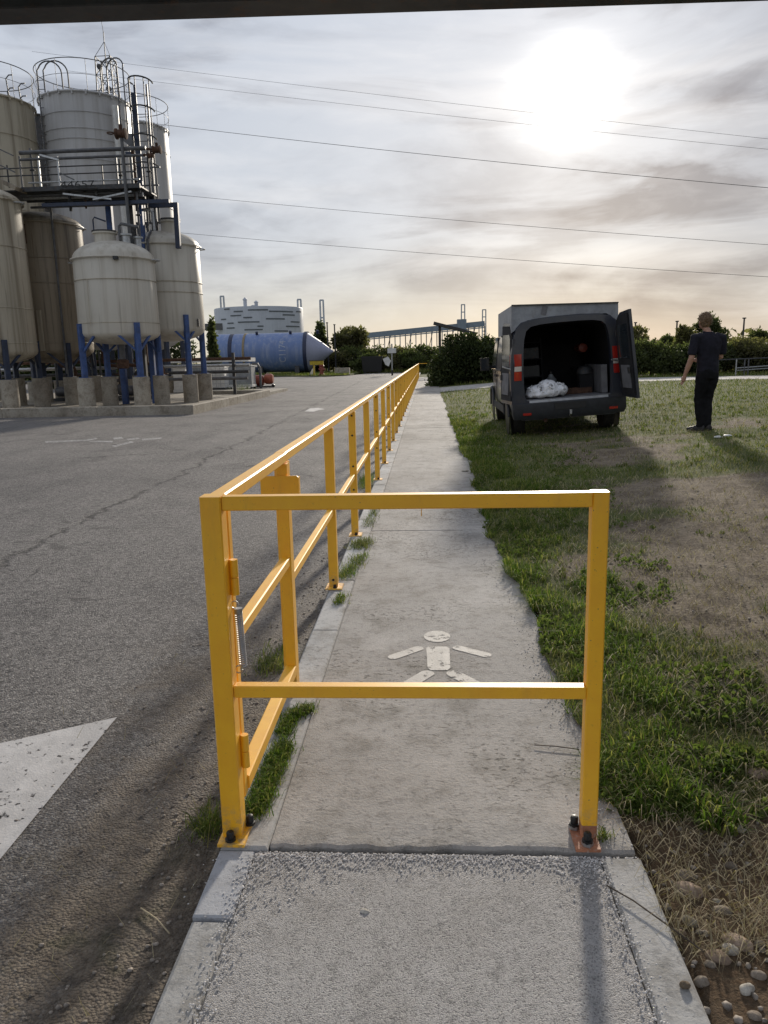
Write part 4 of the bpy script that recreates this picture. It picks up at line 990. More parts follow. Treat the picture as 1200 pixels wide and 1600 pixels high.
    for i in range(N+1):
        f = i/N; p = a.lerp(b, f); dx = .0
        MB().bar((p.x, Y-.6+(i % 2)*1.2, -.2), (p.x, Y-.6+(i % 2)*1.2, p.z-.3), .26, .26, (0, 1, 0)).obj('trestle_leg', DSTEEL if i % 3 == 0 else CONVEY, t, True)
        if i % 4 == 1 and i < N: q = a.lerp(b, (i+1.2)/N); MB().bar((p.x, Y-.8, 1.5), (q.x, Y-.8, q.z-.4), .2, .2).obj('diagonal', DSTEEL, t, True)
    c = at(722, 511, Y-3); MB().mm((c.x-1.3, Y-2, c.z-.8), (c.x+1.3, Y+2, c.z+2.2)).obj('drive_house', CONVEY, t, True)
    # dark sloping lean-to frame by the bush
    Y = 66.0; a, b = at(677.5, 505, Y), at(744, 522, Y); t = thing('sloping_frame', 'dark sloping roof frame on two posts above the big bush', 'frame', (a.x, Y, -.2))
    MB().bar(a, b, 1.6, .22).obj('roof_beam', DSTEEL, t, True)
    for px, yt in ((687, 508), (732, 519)): p = at(px, yt, Y); MB().bar((p.x, Y, -.2), (p.x, Y, p.z), .22, .22, (0, 1, 0)).obj('post', DSTEEL, t, True)
    # lattice aerial mast behind the middle silo
    Y = 60.0; c = at(165, 92, Y); hw = 11/F_PX*Y; zt = c.z; t = thing('lattice_mast', 'thin lattice aerial mast with rod rising behind the middle silo', 'mast', (c.x, Y, -.2))
    zb = 6.0
    for sx in (-1, 1):
        for sy in (-1, 1): MB().cyl((sx*hw*1.9, sy*hw*1.9, 0), (sx*hw, sy*hw, zt+.2), .045, n=5).obj('upright', DSTEEL, t)
    z = zt+.2; k = 0
    while z > 8:
        w1 = hw*(1+.9*(zt+.2-z)/(zt+.2)); z2 = z-1.25; w2 = hw*(1+.9*(zt+.2-z2)/(zt+.2)); mb = MB()
        for sx, sy, ux, uy in ((-1, -1, 1, -1), (1, -1, 1, 1), (1, 1, -1, 1), (-1, 1, -1, -1)):
            mb.cyl((sx*w1, sy*w1, z), (ux*w1, uy*w1, z), .025, n=4); mb.cyl((sx*w1, sy*w1, z), (ux*w2, uy*w2, z2), .022, n=4); mb.cyl((ux*w1, uy*w1, z), (sx*w2, sy*w2, z2), .022, n=4)
        mb.obj('lattice_bay', DSTEEL, t); z = z2
    zr = at(161, 22, Y).z
    MB().cyl((0, 0, zt-2), (0, 0, zt+2.0), .05, .03, n=5).cyl((0, 0, zt+2.0), (-.1, 0, zr), .022, .014, n=5).obj('rod', DSTEEL, t)
    for sx in (-1, 1): MB().cyl((sx*hw, -hw, zt+.2), (0, 0, zt+1.35), .018, n=4).obj('stay', DSTEEL, t)
    for i, (dx, dz) in enumerate(((-.3, -.5), (.25, -2.0), (.2, -3.4))): MB().lathe([(.02, -.12), (.17, -.1), (.2, .05), (.05, .12)], (dx, -hw, zt+dz), 10, 'Y').obj('floodlight', DSTEEL, t)
    # overhead wires: from poles hidden behind the tanks to poles beyond the right edge
    wires = [((150, 92), (1230, 218), 118, 96, 'topmost faint overhead wire across the sky'), ((200, 121), (1230, 234), 112, 92, 'second faint overhead wire from the top'), ((240, 191), (1230, 293), 80, 66, 'third overhead wire from the top, the darkest one'), ((250, 300), (1230, 382), 92, 78, 'fourth overhead wire from the top'), ((280, 362), (1230, 432), 95, 80, 'lowest overhead wire, just above the horizon clouds')]
    for (p0, p1, Ya, Yb, lab), rad in zip(wires, (.017, .017, .021, .019, .020)):
        a, b = at(*p0, Ya), at(*p1, Yb); d = b-a; a = a-d*.12; b = b+d*.15
        pts = [a.lerp(b, i/40)-Vector((0, 0, 4*.35*(i/40)*(1-i/40))) for i in range(41)]
        tag(MB().tube(pts, rad, 5).obj('overhead_wire', WIRE), lab, 'wire', 'overhead wires')
    # small roadside things at the far end of the yard
    Y = 74.0; c = at(497, 583, Y)
    t = thing('hydrant_post', 'red post with yellow box in front of the vessel cone', 'hydrant', (c.x, Y, .07))
    MB().mm((-.75, -.15, 1.0), (.55, .15, 1.38)).obj('box', OCHRE2, t); MB().mm((-.8, -.2, 1.38), (.6, .2, 1.44)).obj('lid', DSTEEL, t)
    MB().mm((-.45, -.08, 0), (-.3, .08, 1.0)).obj('leg', OCHRE2, t)
    MB().lathe([(.3, 0), (.3, .15), (.2, .2), (.2, .9), (.27, .95), (.2, 1.05), (.02, 1.1)], (.35, 0, -.05), 16).obj('hydrant', RED, t); MB().cyl((.1, -.1, .55), (.7, -.1, .55), .1, n=10).obj('outlet', RED, t)
    c = at(485, 580, 75.0); t = thing('white_marker', 'small white slanted marker beside the vessel flange', 'marker', (c.x, 75, .07)); MB().prism([(-.12, 0, 0), (.2, 0, 0), (.32, 0, .75), (.1, 0, .5)], (0, .08, 0)).obj('board', WHITE, t, sm=False); MB().mm((-.15, -.1, 0), (.25, -.005, .06)).obj('foot', DSTEEL, t, sm=False)
    c = at(535, 583, 78); t = thing('concrete_block', 'grey concrete block lying on the verge right of the hydrant', 'block', (c.x, 78, .07)); MB().mm((-.75, -.4, 0), (.75, .4, .62)).obj('block', PIER, t, sm=False); MB().ring((0, 0, .62), .14, .03, 10, 5).obj('lifting_eye', DSTEEL, t)
    c = at(582, 583, 87); t = thing('waste_bin', 'dark waste bin standing before the far hedge', 'bin', (c.x, 87, YARD))
    MB().prism([(-1.05, -.6, .15), (1.05, -.6, .15), (1.15, -.7, 1.7), (-1.15, -.7, 1.7)], (0, 1.3, 0)).obj('body', BLACKP, t); MB().mm((-1.2, -.75, 1.7), (1.2, .65, 1.86)).obj('lid', BLACKP, t)
    for x in (-.8, .8): MB().lathe([(.03, -.06), (.12, -.06), (.12, .06), (.03, .06)], (x, -.5, .12), 12, 'Y').obj('wheel', DSTEEL, t)
    Y = 72; c = at(613, 590, Y)
    t = thing('traffic_mirror', 'pole with round white sign and tilted mirror at the far yard', 'sign', (c.x, Y, YARD))
    MB().cyl((0, 0, 0), (0, 0, 2.9), .06, n=8).obj('pole', STEEL, t); MB().cyl((0, -.02, 0), (0, -.02, .5), .085, n=8).obj('pole_foot', BLACKP, t)
    MB().mm((-.4, -.12, 2.05), (.4, -.07, 2.5)).obj('plate', WHITE, t); MB().prism([(-.62, -.15, 1.0), (-.3, -.15, .85), (-.1, -.15, 1.35), (-.35, -.15, 1.75), (-.85, -.15, 1.55)], (0, .05, 0)).obj('mirror', WHITE, t)
    for i, (px, yt, Y, lab) in enumerate(((511, 505, 90, 'thin lamp pole in front of the conical tree'), (522.5, 508, 90, 'thin lamp pole between the two far trees'), (993, 505, 75, 'thin grey pole above the hedge just right of the van door'), (1058, 503, 72, 'thin grey pole left of the standing person'), (1163, 498, 70, 'thin grey pole above the hedge right of the standing person'))):
        c = at(px, yt, Y); t = thing('pole', lab, 'pole', (c.x, Y, -.1)); MB().cyl((0, 0, 0), (0, 0, c.z+.1), .11, .07, n=8).obj('shaft', DSTEEL, t); MB().mm((-.12, -.12, c.z+.1), (.12, .12, c.z+.2)).obj('cap', DSTEEL, t)
    # handrail beside the far path on the right
    Y = 39.3; t = thing('handrail', 'grey tube handrail by the far footpath at the right edge', 'handrail', (at(1150, 585, Y).x, Y, .25))
    P = lambda x, y: at(x, y, Y)
    zt = P(1150, 561).z; zm = P(1160, 575).z; x1 = P(1215, 575).x
    MB().tube([(P(1118, 561).x, Y, zt-.03), (x1, Y, zt+.03)], .035, 6).obj('top_rail', DSTEEL, t, True)
    MB().tube([(P(1151, 575).x, Y, zm), (x1, Y, zm+.10)], .03, 6).obj('middle_rail', STEEL, t, True); MB().tube([(P(1151, 578).x, Y, zm-.12), (x1, Y, zm-.02)], .03, 6).obj('middle_rail', STEEL, t, True)
    for px, m in ((1122, DSTEEL), (1150, STEEL), (1163, PIPE), (1169, PIPE), (1205, STEEL)): x = P(px, 575).x; MB().cyl((x, Y, .2), (x, Y, zt), .035, n=8).obj('post', m, t, True)
RED = simple('brick_red_paint', (.24, .055, .035), .5, 0, .25, 6); RED2 = simple('orange_red_paint', (.36, .095, .05), .45, 0, .25, 6)
NAVY = simple('navy_paint', (.022, .030, .070), .5, 0, .2, 4); OCHRE = simple('ochre_strap', (.26, .20, .11), .6, 0, .2, 5)
OCHRE2 = simple('dull_yellow_paint', (.45, .33, .02), .55, 0, .2, 6); STENCIL = m_paint_worn('pale_stencil_paint', (.50, .54, .64), .53)
SLOT = simple('dark_slot', (.13, .145, .165), .6, 0, .1, 1); WIRE = simple('wire', (.05, .05, .055), .5, .3, .1, 2)
build_yard()

# ------------------------------------------------------------------ vegetation
def leaves(name, lumps, n, size, mt, parent=None, shell=.45, flat=.0, aspect=.55):
    lumps = [(np.array(c, float), np.array(r if hasattr(r, '__len__') else (r, r, r), float)) for c, r in lumps]
    w = np.array([np.prod(r)**(2/3) for _, r in lumps]); w /= w.sum()
    idx = RNG.choice(len(lumps), n, p=w); C = np.array([l[0] for l in lumps])[idx]; Rr = np.array([l[1] for l in lumps])[idx]
    d = RNG.normal(size=(n, 3)); d /= np.linalg.norm(d, axis=1, keepdims=True)
    rad = RNG.uniform(0, 1, n)**shell*(1+.16*RNG.normal(size=n))
    P = C+d*Rr*rad[:, None]
    o = d+RNG.normal(size=(n, 3))*.8; o /= np.linalg.norm(o, axis=1, keepdims=True)
    s = np.cross(o, RNG.normal(size=(n, 3))); s /= np.linalg.norm(s, axis=1, keepdims=True)+1e-9
    L = size*RNG.uniform(.6, 1.45, n)[:, None]; W = L*aspect
    up = np.cross(s, o)*.15*L
    V = np.stack([P, P+o*L*.5+s*W*.5+up, P+o*L, P+o*L*.5-s*W*.5+up], 1)
    T = np.arange(4*n, dtype=np.int32).reshape(n, 4)
    me = tri_mesh(name, V, T, mt); return link(name, me, parent)
def lump_set(c, r, k, spread=.75, rr=(.35, .6), squash=1.0, seed=0):
    rg = np.random.default_rng(seed); out = []
    for i in range(k):
        d = rg.normal(size=3); d /= np.linalg.norm(d); f = rg.uniform(.25, 1)**.5*spread
        out.append(((c[0]+d[0]*r[0]*f, c[1]+d[1]*r[1]*f, c[2]+d[2]*r[2]*f), tuple(x*rg.uniform(*rr)*(.85+.3*rg.random()) for x in r)))
    return out
def branchy(t, h, r0, spread, k, seed, z0=0):
    rg = random.Random(seed); mb = MB()
    mb.tube([(0, 0, z0), (.03*h*rg.uniform(-1, 1), 0, h*.35), (.04*h*rg.uniform(-1, 1), .02*h, h*.75)], [r0, r0*.7, r0*.3], 8)
    mb.obj('trunk', BARK, t)
    mb = MB()
    for i in range(k):
        a = rg.uniform(0, 6.28); z = h*rg.uniform(.25, .6); e = (math.cos(a)*spread*rg.uniform(.5, .95), math.sin(a)*spread*rg.uniform(.5, .95), z+h*rg.uniform(.12, .35))
        mb.tube([(0, 0, z), (e[0]*.5, e[1]*.5, z+(e[2]-z)*.6), e], [r0*.4, r0*.25, r0*.1], 6)
    mb.obj('limb', BARK, t)
def tree(label, px, ytop, ybase, Y, wpx, mt, n, size, seed, shape='round', zg=None, cat='tree', group=None, k=16):
    c = at(px, ytop, Y); zg = 0.0 if zg is None else zg; H = c.z-zg; rw = wpx/2/F_PX*Y
    t = thing('tree' if cat == 'tree' else 'shrub', label, cat, (c.x, Y, zg), group=group)
    if shape == 'cone':
        lumps = []
        rg = np.random.default_rng(seed)
        for i in range(k): f = i/(k-1); rr = rw*(1-.75*f)*rg.uniform(.6, .9); lumps.append(((rg.normal()*rw*.25*(1-f), rg.normal()*rw*.25, H*(.2+.75*f)), (rr, rr, H*.10)))
    elif shape == 'bush': lumps = lump_set((0, 0, H*.50), (rw*1.1, rw*.8, H*.56), k, .78, (.3, .5), seed=seed)
    else: lumps = lump_set((0, 0, H*.62), (rw, rw*.9, H*.36), k, .8, (.25, .45), seed=seed)
    branchy(t, H, max(.05, H*.028), rw, 7, seed, -.1)
    leaves('crown', lumps, n, size, mt, t)
    return t
def build_vegetation():
    # big dark bush right of the path
    Y = 41.2; c = at(724, 607, Y); zg = terrain(c.x, 33.6)
    t = thing('bush', 'big dark rounded bush beside the path left of the van', 'bush', (c.x, Y, zg)); k = Y/F_PX
    lum = []
    for px, py, r in ((700, 585, 26), (690, 597, 20), (686, 570, 16), (712, 556, 24), (735, 545, 18), (728, 590, 30), (752, 565, 28), (775, 580, 30), (765, 552, 20), (705, 535, 11), (737, 532, 10), (720, 528, 7), (760, 535, 10), (790, 560, 26), (800, 590, 25), (745, 595, 26), (680, 600, 12)):
        p = at(px, py, Y); lum.append(((p.x-c.x, RNG.uniform(-.5, .5), p.z-zg), (r*k, r*k*1.05, r*k)))
    leaves('crown', lum, 26000, .15, BUSH, t, .38)
    mb = MB()
    for i in range(9): a = i*.7; mb.tube([(.2*math.cos(a), .2*math.sin(a), 0), (1.1*math.cos(a), .6*math.sin(a), 1.3), (1.5*math.cos(a)+.2, .7*math.sin(a), 2.1)], [.06, .04, .015], 6)
    mb.obj('stems', BARK, t)
    # far trees left of the conveyor
    tree('dark conical tree beside the tip of the blue vessel', 500, 505, 575, 95, 34, TREEG, 5200, .38, 3, 'cone', k=18)
    tree('olive green spreading tree left of the conveyor', 546, 507, 575, 96, 62, OLIVE, 6500, .42, 5, k=22)
    tree('slim green tree in the gap between tank leg and storage tank', 330, 500, 580, 70, 22, TREEG, 3000, .3, 8, 'cone')
    # hedge shrubs along the far end, each a plant
    spec = [(485, 548, 56), (520, 540, 70), (556, 541, 64), (590, 546, 60), (622, 545, 60), (655, 541, 62), (690, 540, 56), (604, 552, 40), (640, 551, 44), (570, 556, 40)]
    labs = ['low green shrub right behind the vessel cone', 'broad green shrub below the conical tree', 'broad green shrub below the olive tree', 'green shrub left of the waste bin', 'green shrub behind the traffic mirror', 'green shrub left of the railing end', 'green shrub half hidden by the big bush', 'low shrub between bin and mirror', 'low shrub in front of the conveyor trestles', 'small shrub behind the dark waste bin']
    for i, ((px, yt, w), lb) in enumerate(zip(spec, labs)):
        tree(lb, px, yt, 583, 92-(i > 6)*3, w, (HEDGE, OLIVE, HEDGE)[i % 3] if i != 3 else TREEG, 3600, .30, 30+i, 'bush', cat='shrub', group='shrubs along the far end of the yard', k=14)
    # hedge at right behind the footpath
    spec = [(955, 524, 70, 43), (985, 531, 80, 42), (1018, 536, 80, 41.5), (1050, 535, 80, 42), (1085, 540, 76, 42), (1120, 536, 76, 43.5), (1155, 532, 76, 44), (1190, 530, 80, 44), (1215, 535, 70, 43)]
    labs = ['tall shrub partly behind the open van door', 'green shrub right of the open van door', 'rounded hedge shrub midway between van and person', 'hedge shrub left of the standing person', 'hedge shrub directly behind the standing person', 'shrub just right of the standing person', 'shrub behind the start of the grey handrail', 'shrub behind the grey handrail near the right edge', 'shrub cut by the right edge behind the handrail']
    for i, ((px, yt, w, Y), lb) in enumerate(zip(spec, labs)):
        z = .27; tree(lb, px, yt, 600, Y, w, (HEDGE, TREEG, HEDGE, BUSH)[i % 4] if i < 6 else OLIVE, 6500, .15, 60+i, 'bush', z, 'shrub', 'hedge shrubs behind the footpath', k=16)
    spec = [(985, 506, 55, 70, OLIVE), (1040, 524, 40, 75, TREEG), (1075, 505, 34, 64, OLIVE), (1103, 492, 46, 66, TREEG), (1124, 512, 40, 66, TREEG), (1182, 515, 52, 62, TREEG), (1030, 530, 40, 78, OLIVE), (1148, 530, 40, 80, HEDGE)]
    labs = ['feathery olive tree right of the van door', 'small tree above the hedge midway to the person', 'thin olive tree left of the person\'s head', 'tree right behind the person\'s head', 'dark tree beside the person\'s right shoulder', 'dark round tree near the right edge above the handrail', 'low olive tree above the hedge right of the van', 'low tree between the pole and the person']
    for i, ((px, yt, w, Y, m), lb) in enumerate(zip(spec, labs)):
        tree(lb, px, yt, 590, Y, w, m, 3000, .26, 90+i, 'round', .2, 'tree', 'trees behind the hedge on the right', k=16)
    # growth behind the tank farm
    for i, lb in enumerate(['dark shrub seen low between the tank legs, leftmost', 'dark shrub behind the brown tank legs', 'dark shrub behind the middle of the pipe rack', 'dark shrub behind the small cream tank legs', 'dark shrub right behind the taller cream tank']):
        tree(lb, (10, 75, 130, 185, 250)[i], 520+5*(i % 2), 600, 52, 95, BUSH, 3600, .22, 140+i, 'bush', cat='shrub', group='shrubs behind the tank farm', k=16)
    # distant wood on the horizon
    lum = []
    for i in range(150):
        x = -420+i*7.5+random.uniform(-3, 3); h = random.uniform(3, 6.5); lum.append(((x, 520+random.uniform(-30, 30), h*.5), (7, 5, h)))
    for i in range(60):
        x = 18+i*2.4; h = random.uniform(1.6, 3.2); lum.append(((x, 120+random.uniform(-6, 6), h*.6), (2.6, 2.5, h)))
    o = leaves('distant_wood', lum, 42000, .9, OLIVE); tag(o, 'low olive green line of far woodland along the horizon', 'woodland', kind='stuff')
build_vegetation()

# ------------------------------------------------------------------ grass, straw, stones
def blades(name, P, L, W, lean, mt, parent=None, drop=0.0):
    P = np.asarray(P, float); n = len(P); L = np.asarray(L, float)[:, None]; W = np.asarray(W, float)[:, None]; lean = np.asarray(lean, float)[:, None]
    a = RNG.uniform(0, 2*np.pi, n); d = np.stack([np.cos(a), np.sin(a), np.zeros(n)], 1); a2 = a+np.pi/2+RNG.normal(size=n)*.4
    s = np.stack([np.cos(a2), np.sin(a2), np.zeros(n)], 1); up = np.array([0, 0, 1.0])
    m = P+d*lean*L*.42+up*L*.62*np.sqrt(np.maximum(.08, 1-lean**2*.5)); t = P+d*lean*L*1.05+up*L*np.maximum(.05, (1-.62*lean**1.5-drop))
    V = np.stack([P-s*W/2, P+s*W/2, m-s*W*.36, m+s*W*.36, t], 1)
    b = 5*np.arange(n)[:, None]; T = np.concatenate([b+[0, 1, 3], b+[0, 3, 2], b+[2, 3, 4]], 0).astype(np.int32)
    return link(name, tri_mesh(name, V, T, mt), parent)
CLOVER = m_foliage('clover_leaves', (.085, .125, .035), (.18, .225, .08), .45, .8)
def build_grass():
    P = []; L = []; W = []; le = []; PL = []; LL = []; WL = []; lel = []; S = []; SL = []; SW = []
    N = 150000; ly = np.exp(RNG.uniform(math.log(2.2), math.log(33.4), N)); ux = RNG.uniform(0, 1, N); rr = RNG.uniform(0, 1, (N, 4))
    for i in range(N):
        y = ly[i]; e = edge_x(y); x = e+ux[i]*(1.05*y+.2-e)*1.02
        if x < e: continue
        t = turf(x, y)
        if rr[i, 0] > (t-.05)*1.1: continue
        z = terrain(x, y)-.004; h = .022+.045*t*rr[i, 1]+.0012*y
        P.append((x, y, z)); L.append(h*(1.0+.5*rr[i, 2])); W.append(.0018+.0005*y); le.append(.45+.6*rr[i, 3])
    for c_ in range(1500):
        y = math.exp(random.uniform(math.log(3.2), math.log(24))); x = edge_x(y)+.1+random.random()*(1.0*y)
        if random.random() > turf(x, y)*1.3+.12: continue
        rr_ = random.uniform(.02, .07)*(1+.03*y); hh_ = random.uniform(.035, .085)
        for b_ in range(16):
            a_ = random.uniform(0, 6.28); q_ = rr_*random.random()**.5; X, Yy = x+q_*math.cos(a_), y+q_*math.sin(a_)
            P.append((X, Yy, terrain(X, Yy)-.004)); L.append(hh_*random.uniform(.5, 1.2)); W.append(.0028+.0007*y); le.append(random.uniform(.3, 1.0))
    o = blades('grass', P, L, W, le, GRASS); tag(o, 'short patchy green and dry grass on the lawn', 'grass', kind='stuff')
    # lush fringe leaning over the walk
    N = 42000; ly = np.exp(RNG.uniform(math.log(2.28), math.log(20), N)); rr = RNG.uniform(0, 1, (N, 5))
    for i in range(N):
        y = ly[i]; e = edge_x(y); w = (.42+.30*fbm(3, y, .7, 4)+.05*y**.5)*(1 if y > 3.0 else .55+.45*sst(2.2, 3, y))
        x = e-.03+rr[i, 0]**1.4*max(.15, w)*1.15
        cl = fbm(x, y, 3.2, 8)
        if cl < -.16+.42*rr[i, 4]: continue
        h = (.030+.070*rr[i, 1])*(1+.9*max(0, cl)); PL.append((x, y, terrain(x, y)-.004)); LL.append(h); WL.append(.0022+.0004*y+.0016*rr[i, 2]); lel.append(.35+.75*rr[i, 3])
    wl = []
    for i in range(9000):
        y = math.exp(random.uniform(math.log(2.3), math.log(12))); x = edge_x(y)+random.random()**1.5*(.5*y)
        if fbm(x, y, 2.6, 15) < .05 or x > edge_x(y)+.55+.1*y: continue
        wl.append(((x, y, terrain(x, y)+.012), .018))
    o = leaves('clover', wl, 15000, .022, CLOVER, None, .5, 0, .8); tag(o, 'small round leaved weeds mixed into the grass', 'weeds', kind='stuff')
    # big tuft by the right foot and scattered clumps
    for (cx, cy, r, k, hh) in ((.80, 2.42, .10, 420, .17), (.93, 2.30, .09, 320, .16), (.74, 2.62, .10, 300, .13), (1.02, 2.55, .08, 200, .13), (.86, 2.78, .12, 300, .12), (1.28, 2.22, .07, 140, .10), (1.18, 2.62, .08, 160, .10), (1.42, 2.45, .09, 160, .09)):
        for i in range(int(k*.65)):
            a = random.uniform(0, 6.28); q = r*random.random()**.6; x, y = cx+q*math.cos(a), cy+q*math.sin(a)
            PL.append((x, y, terrain(x, y)-.004)); LL.append(.8*hh*random.uniform(.4, 1.1)); WL.append(random.uniform(.004, .0085)); lel.append(random.uniform(.35, 1.0))
    o = blades('lush_grass', PL, LL, WL, lel, LUSH); tag(o, 'lush green grass fringe along the right edge of the concrete path', 'grass', kind='stuff')
    # dry straw litter
    N = 30000
    for i in range(N):
        y = math.exp(random.uniform(math.log(1.7), math.log(16))); x = edge_x(y)+random.random()*(1.0*y); 
        if turf(x, y) > .75 and random.random() < .7: continue
        S.append((x, y, terrain(x, y)+.006)); SL.append(random.uniform(.03, .12)); SW.append(random.uniform(.0014, .003)+.0003*y)
    for i in range(240):
        y = random.uniform(1.2, 5); x = FX-.05-abs(random.gauss(0, .35)); S.append((x, y, YARD+.006)); SL.append(random.uniform(.02, .09)); SW.append(.002)
    o = blades('straw_litter', S, SL, SW, np.full(len(S), 1.0), STRAW, None, .36); tag(o, 'dry straw stems scattered over the bare soil', 'straw', kind='stuff')
    # far verge grass
    P = []; L = []; W = []; le = []
    for i in range(15000):
        x = random.uniform(-48, -7.8); y = 73+random.random()**1.5*22+max(0, -x-9.5)*.05
        if x > -17 and y < 72.5+(-9.5-x)*.87: continue
        if x < -17 and y < 79.3+(-17-x)*.08: continue
        P.append((x, y, .07)); L.append(random.uniform(.1, .28)); W.append(.06); le.append(random.uniform(.2, .8))
    for i in range(16000):
        x = random.uniform(1.4, 40); y = 38.3+random.random()*12; P.append((x, y, terrain(x, 33.6))); L.append(random.uniform(.08, .25)); W.append(.03); le.append(random.uniform(.2, .8))
    for i in range(6000):
        x = random.uniform(-7.4, 4); y = random.uniform(86.5, 93); P.append((x, y, -.2)); L.append(random.uniform(.3, .8)); W.append(.07); le.append(random.uniform(.2, .8))
    o = blades('verge_grass', P, L, W, le, GRASS); tag(o, 'rough grass on the verges at the far side of the yard', 'grass', kind='stuff')
    # tufts in the kerb joint: each one a plant
    def tuft(label, line, k, h, mt=LUSH, wid=.045):
        c = line[0]; t = thing('grass_tuft', label, 'grass tuft', (c[0], c[1], c[2])); P = []; L = []; W = []; le = []
        for i in range(k):
            f = random.random()*(len(line)-1); j = int(f); f -= j; a, b = line[j], line[min(j+1, len(line)-1)]
            P.append((a[0]+(b[0]-a[0])*f+random.gauss(0, wid)-c[0], a[1]+(b[1]-a[1])*f+random.gauss(0, wid)-c[1], 0)); L.append(h*random.uniform(.4, 1.1)); W.append(random.uniform(.0022, .0045)); le.append(random.uniform(.4, 1.1))
        blades('blades', P, L, W, le, mt, t)['kind'] = 'stuff'
    G = lambda x, y, z=0: tuple(gnd(x, y, z))
    tuft('dense moss-like grass clump growing in the joint beside the corner post', [G(395, 1275), G(415, 1235), G(428, 1200), G(445, 1165)], 2300, .050, LUSH, .022)
    tuft('grass clump in the joint just below the lower front rail', [G(440, 1150), G(455, 1120), G(485, 1108)], 1100, .045, LUSH, .02)
    tuft('grass patch in the joint beside the first railing post', [G(535, 905), G(550, 888), G(565, 868)], 700, .06, LUSH, .035)
    tuft('half dry grass patch right of the second railing post', [G(560, 858), G(570, 845)], 500, .07, GRASS, .045)
    tuft('small weed in the joint in front of the first railing post', [G(528, 945), G(536, 930)], 220, .05, LUSH, .018)
    tuft('grass growing in the joint behind the front top rail', [G(572, 825), G(585, 800), G(590, 780)], 450, .07, GRASS, .03)
    tuft('grass growing against the kerb behind the third railing post', [G(566, 765, YARD), G(575, 745, YARD)], 500, .14, LUSH, .05)
    tuft('dry grass against the kerb behind the gate latch post', [G(432, 1035, YARD), G(418, 1050, YARD), G(445, 1010, YARD)], 380, .09, GRASS, .05)
    tuft('grass at the kerb foot left of the corner post', [G(324, 1312, YARD), G(334, 1288, YARD), G(315, 1295, YARD)], 170, .11, GRASS, .03)
    tuft('thin weeds at the foot of the right post', [G(938, 1312), G(945, 1305)], 60, .05, GRASS, .012)
    tuft('green weed growing at the kerb of the bund near the bins', [(-9.0, 35.5, .0), (-8.4, 35.6, 0)], 400, .9, HEDGE, .18)
build_grass()
def stone_mesh(seed, r, mt):
    import bmesh
    bm = bmesh.new(); bmesh.ops.create_icosphere(bm, subdivisions=3, radius=1); rg = random.Random(seed); o = Vector((rg.uniform(-9, 9), rg.uniform(-9, 9), rg.uniform(-9, 9)))
    for v in bm.verts:
        d = v.co.normalized(); f = 1+.26*mnoise.noise(d*.9+o)+.08*mnoise.noise(d*2.5+o); v.co = Vector((d.x*r[0]*f, d.y*r[1]*f, d.z*r[2]*f))
    me = bpy.data.meshes.new('stone'); bm.to_mesh(me); bm.free(); me.materials.append(mt); me.polygons.foreach_set('use_smooth', [True]*len(me.polygons)); return me
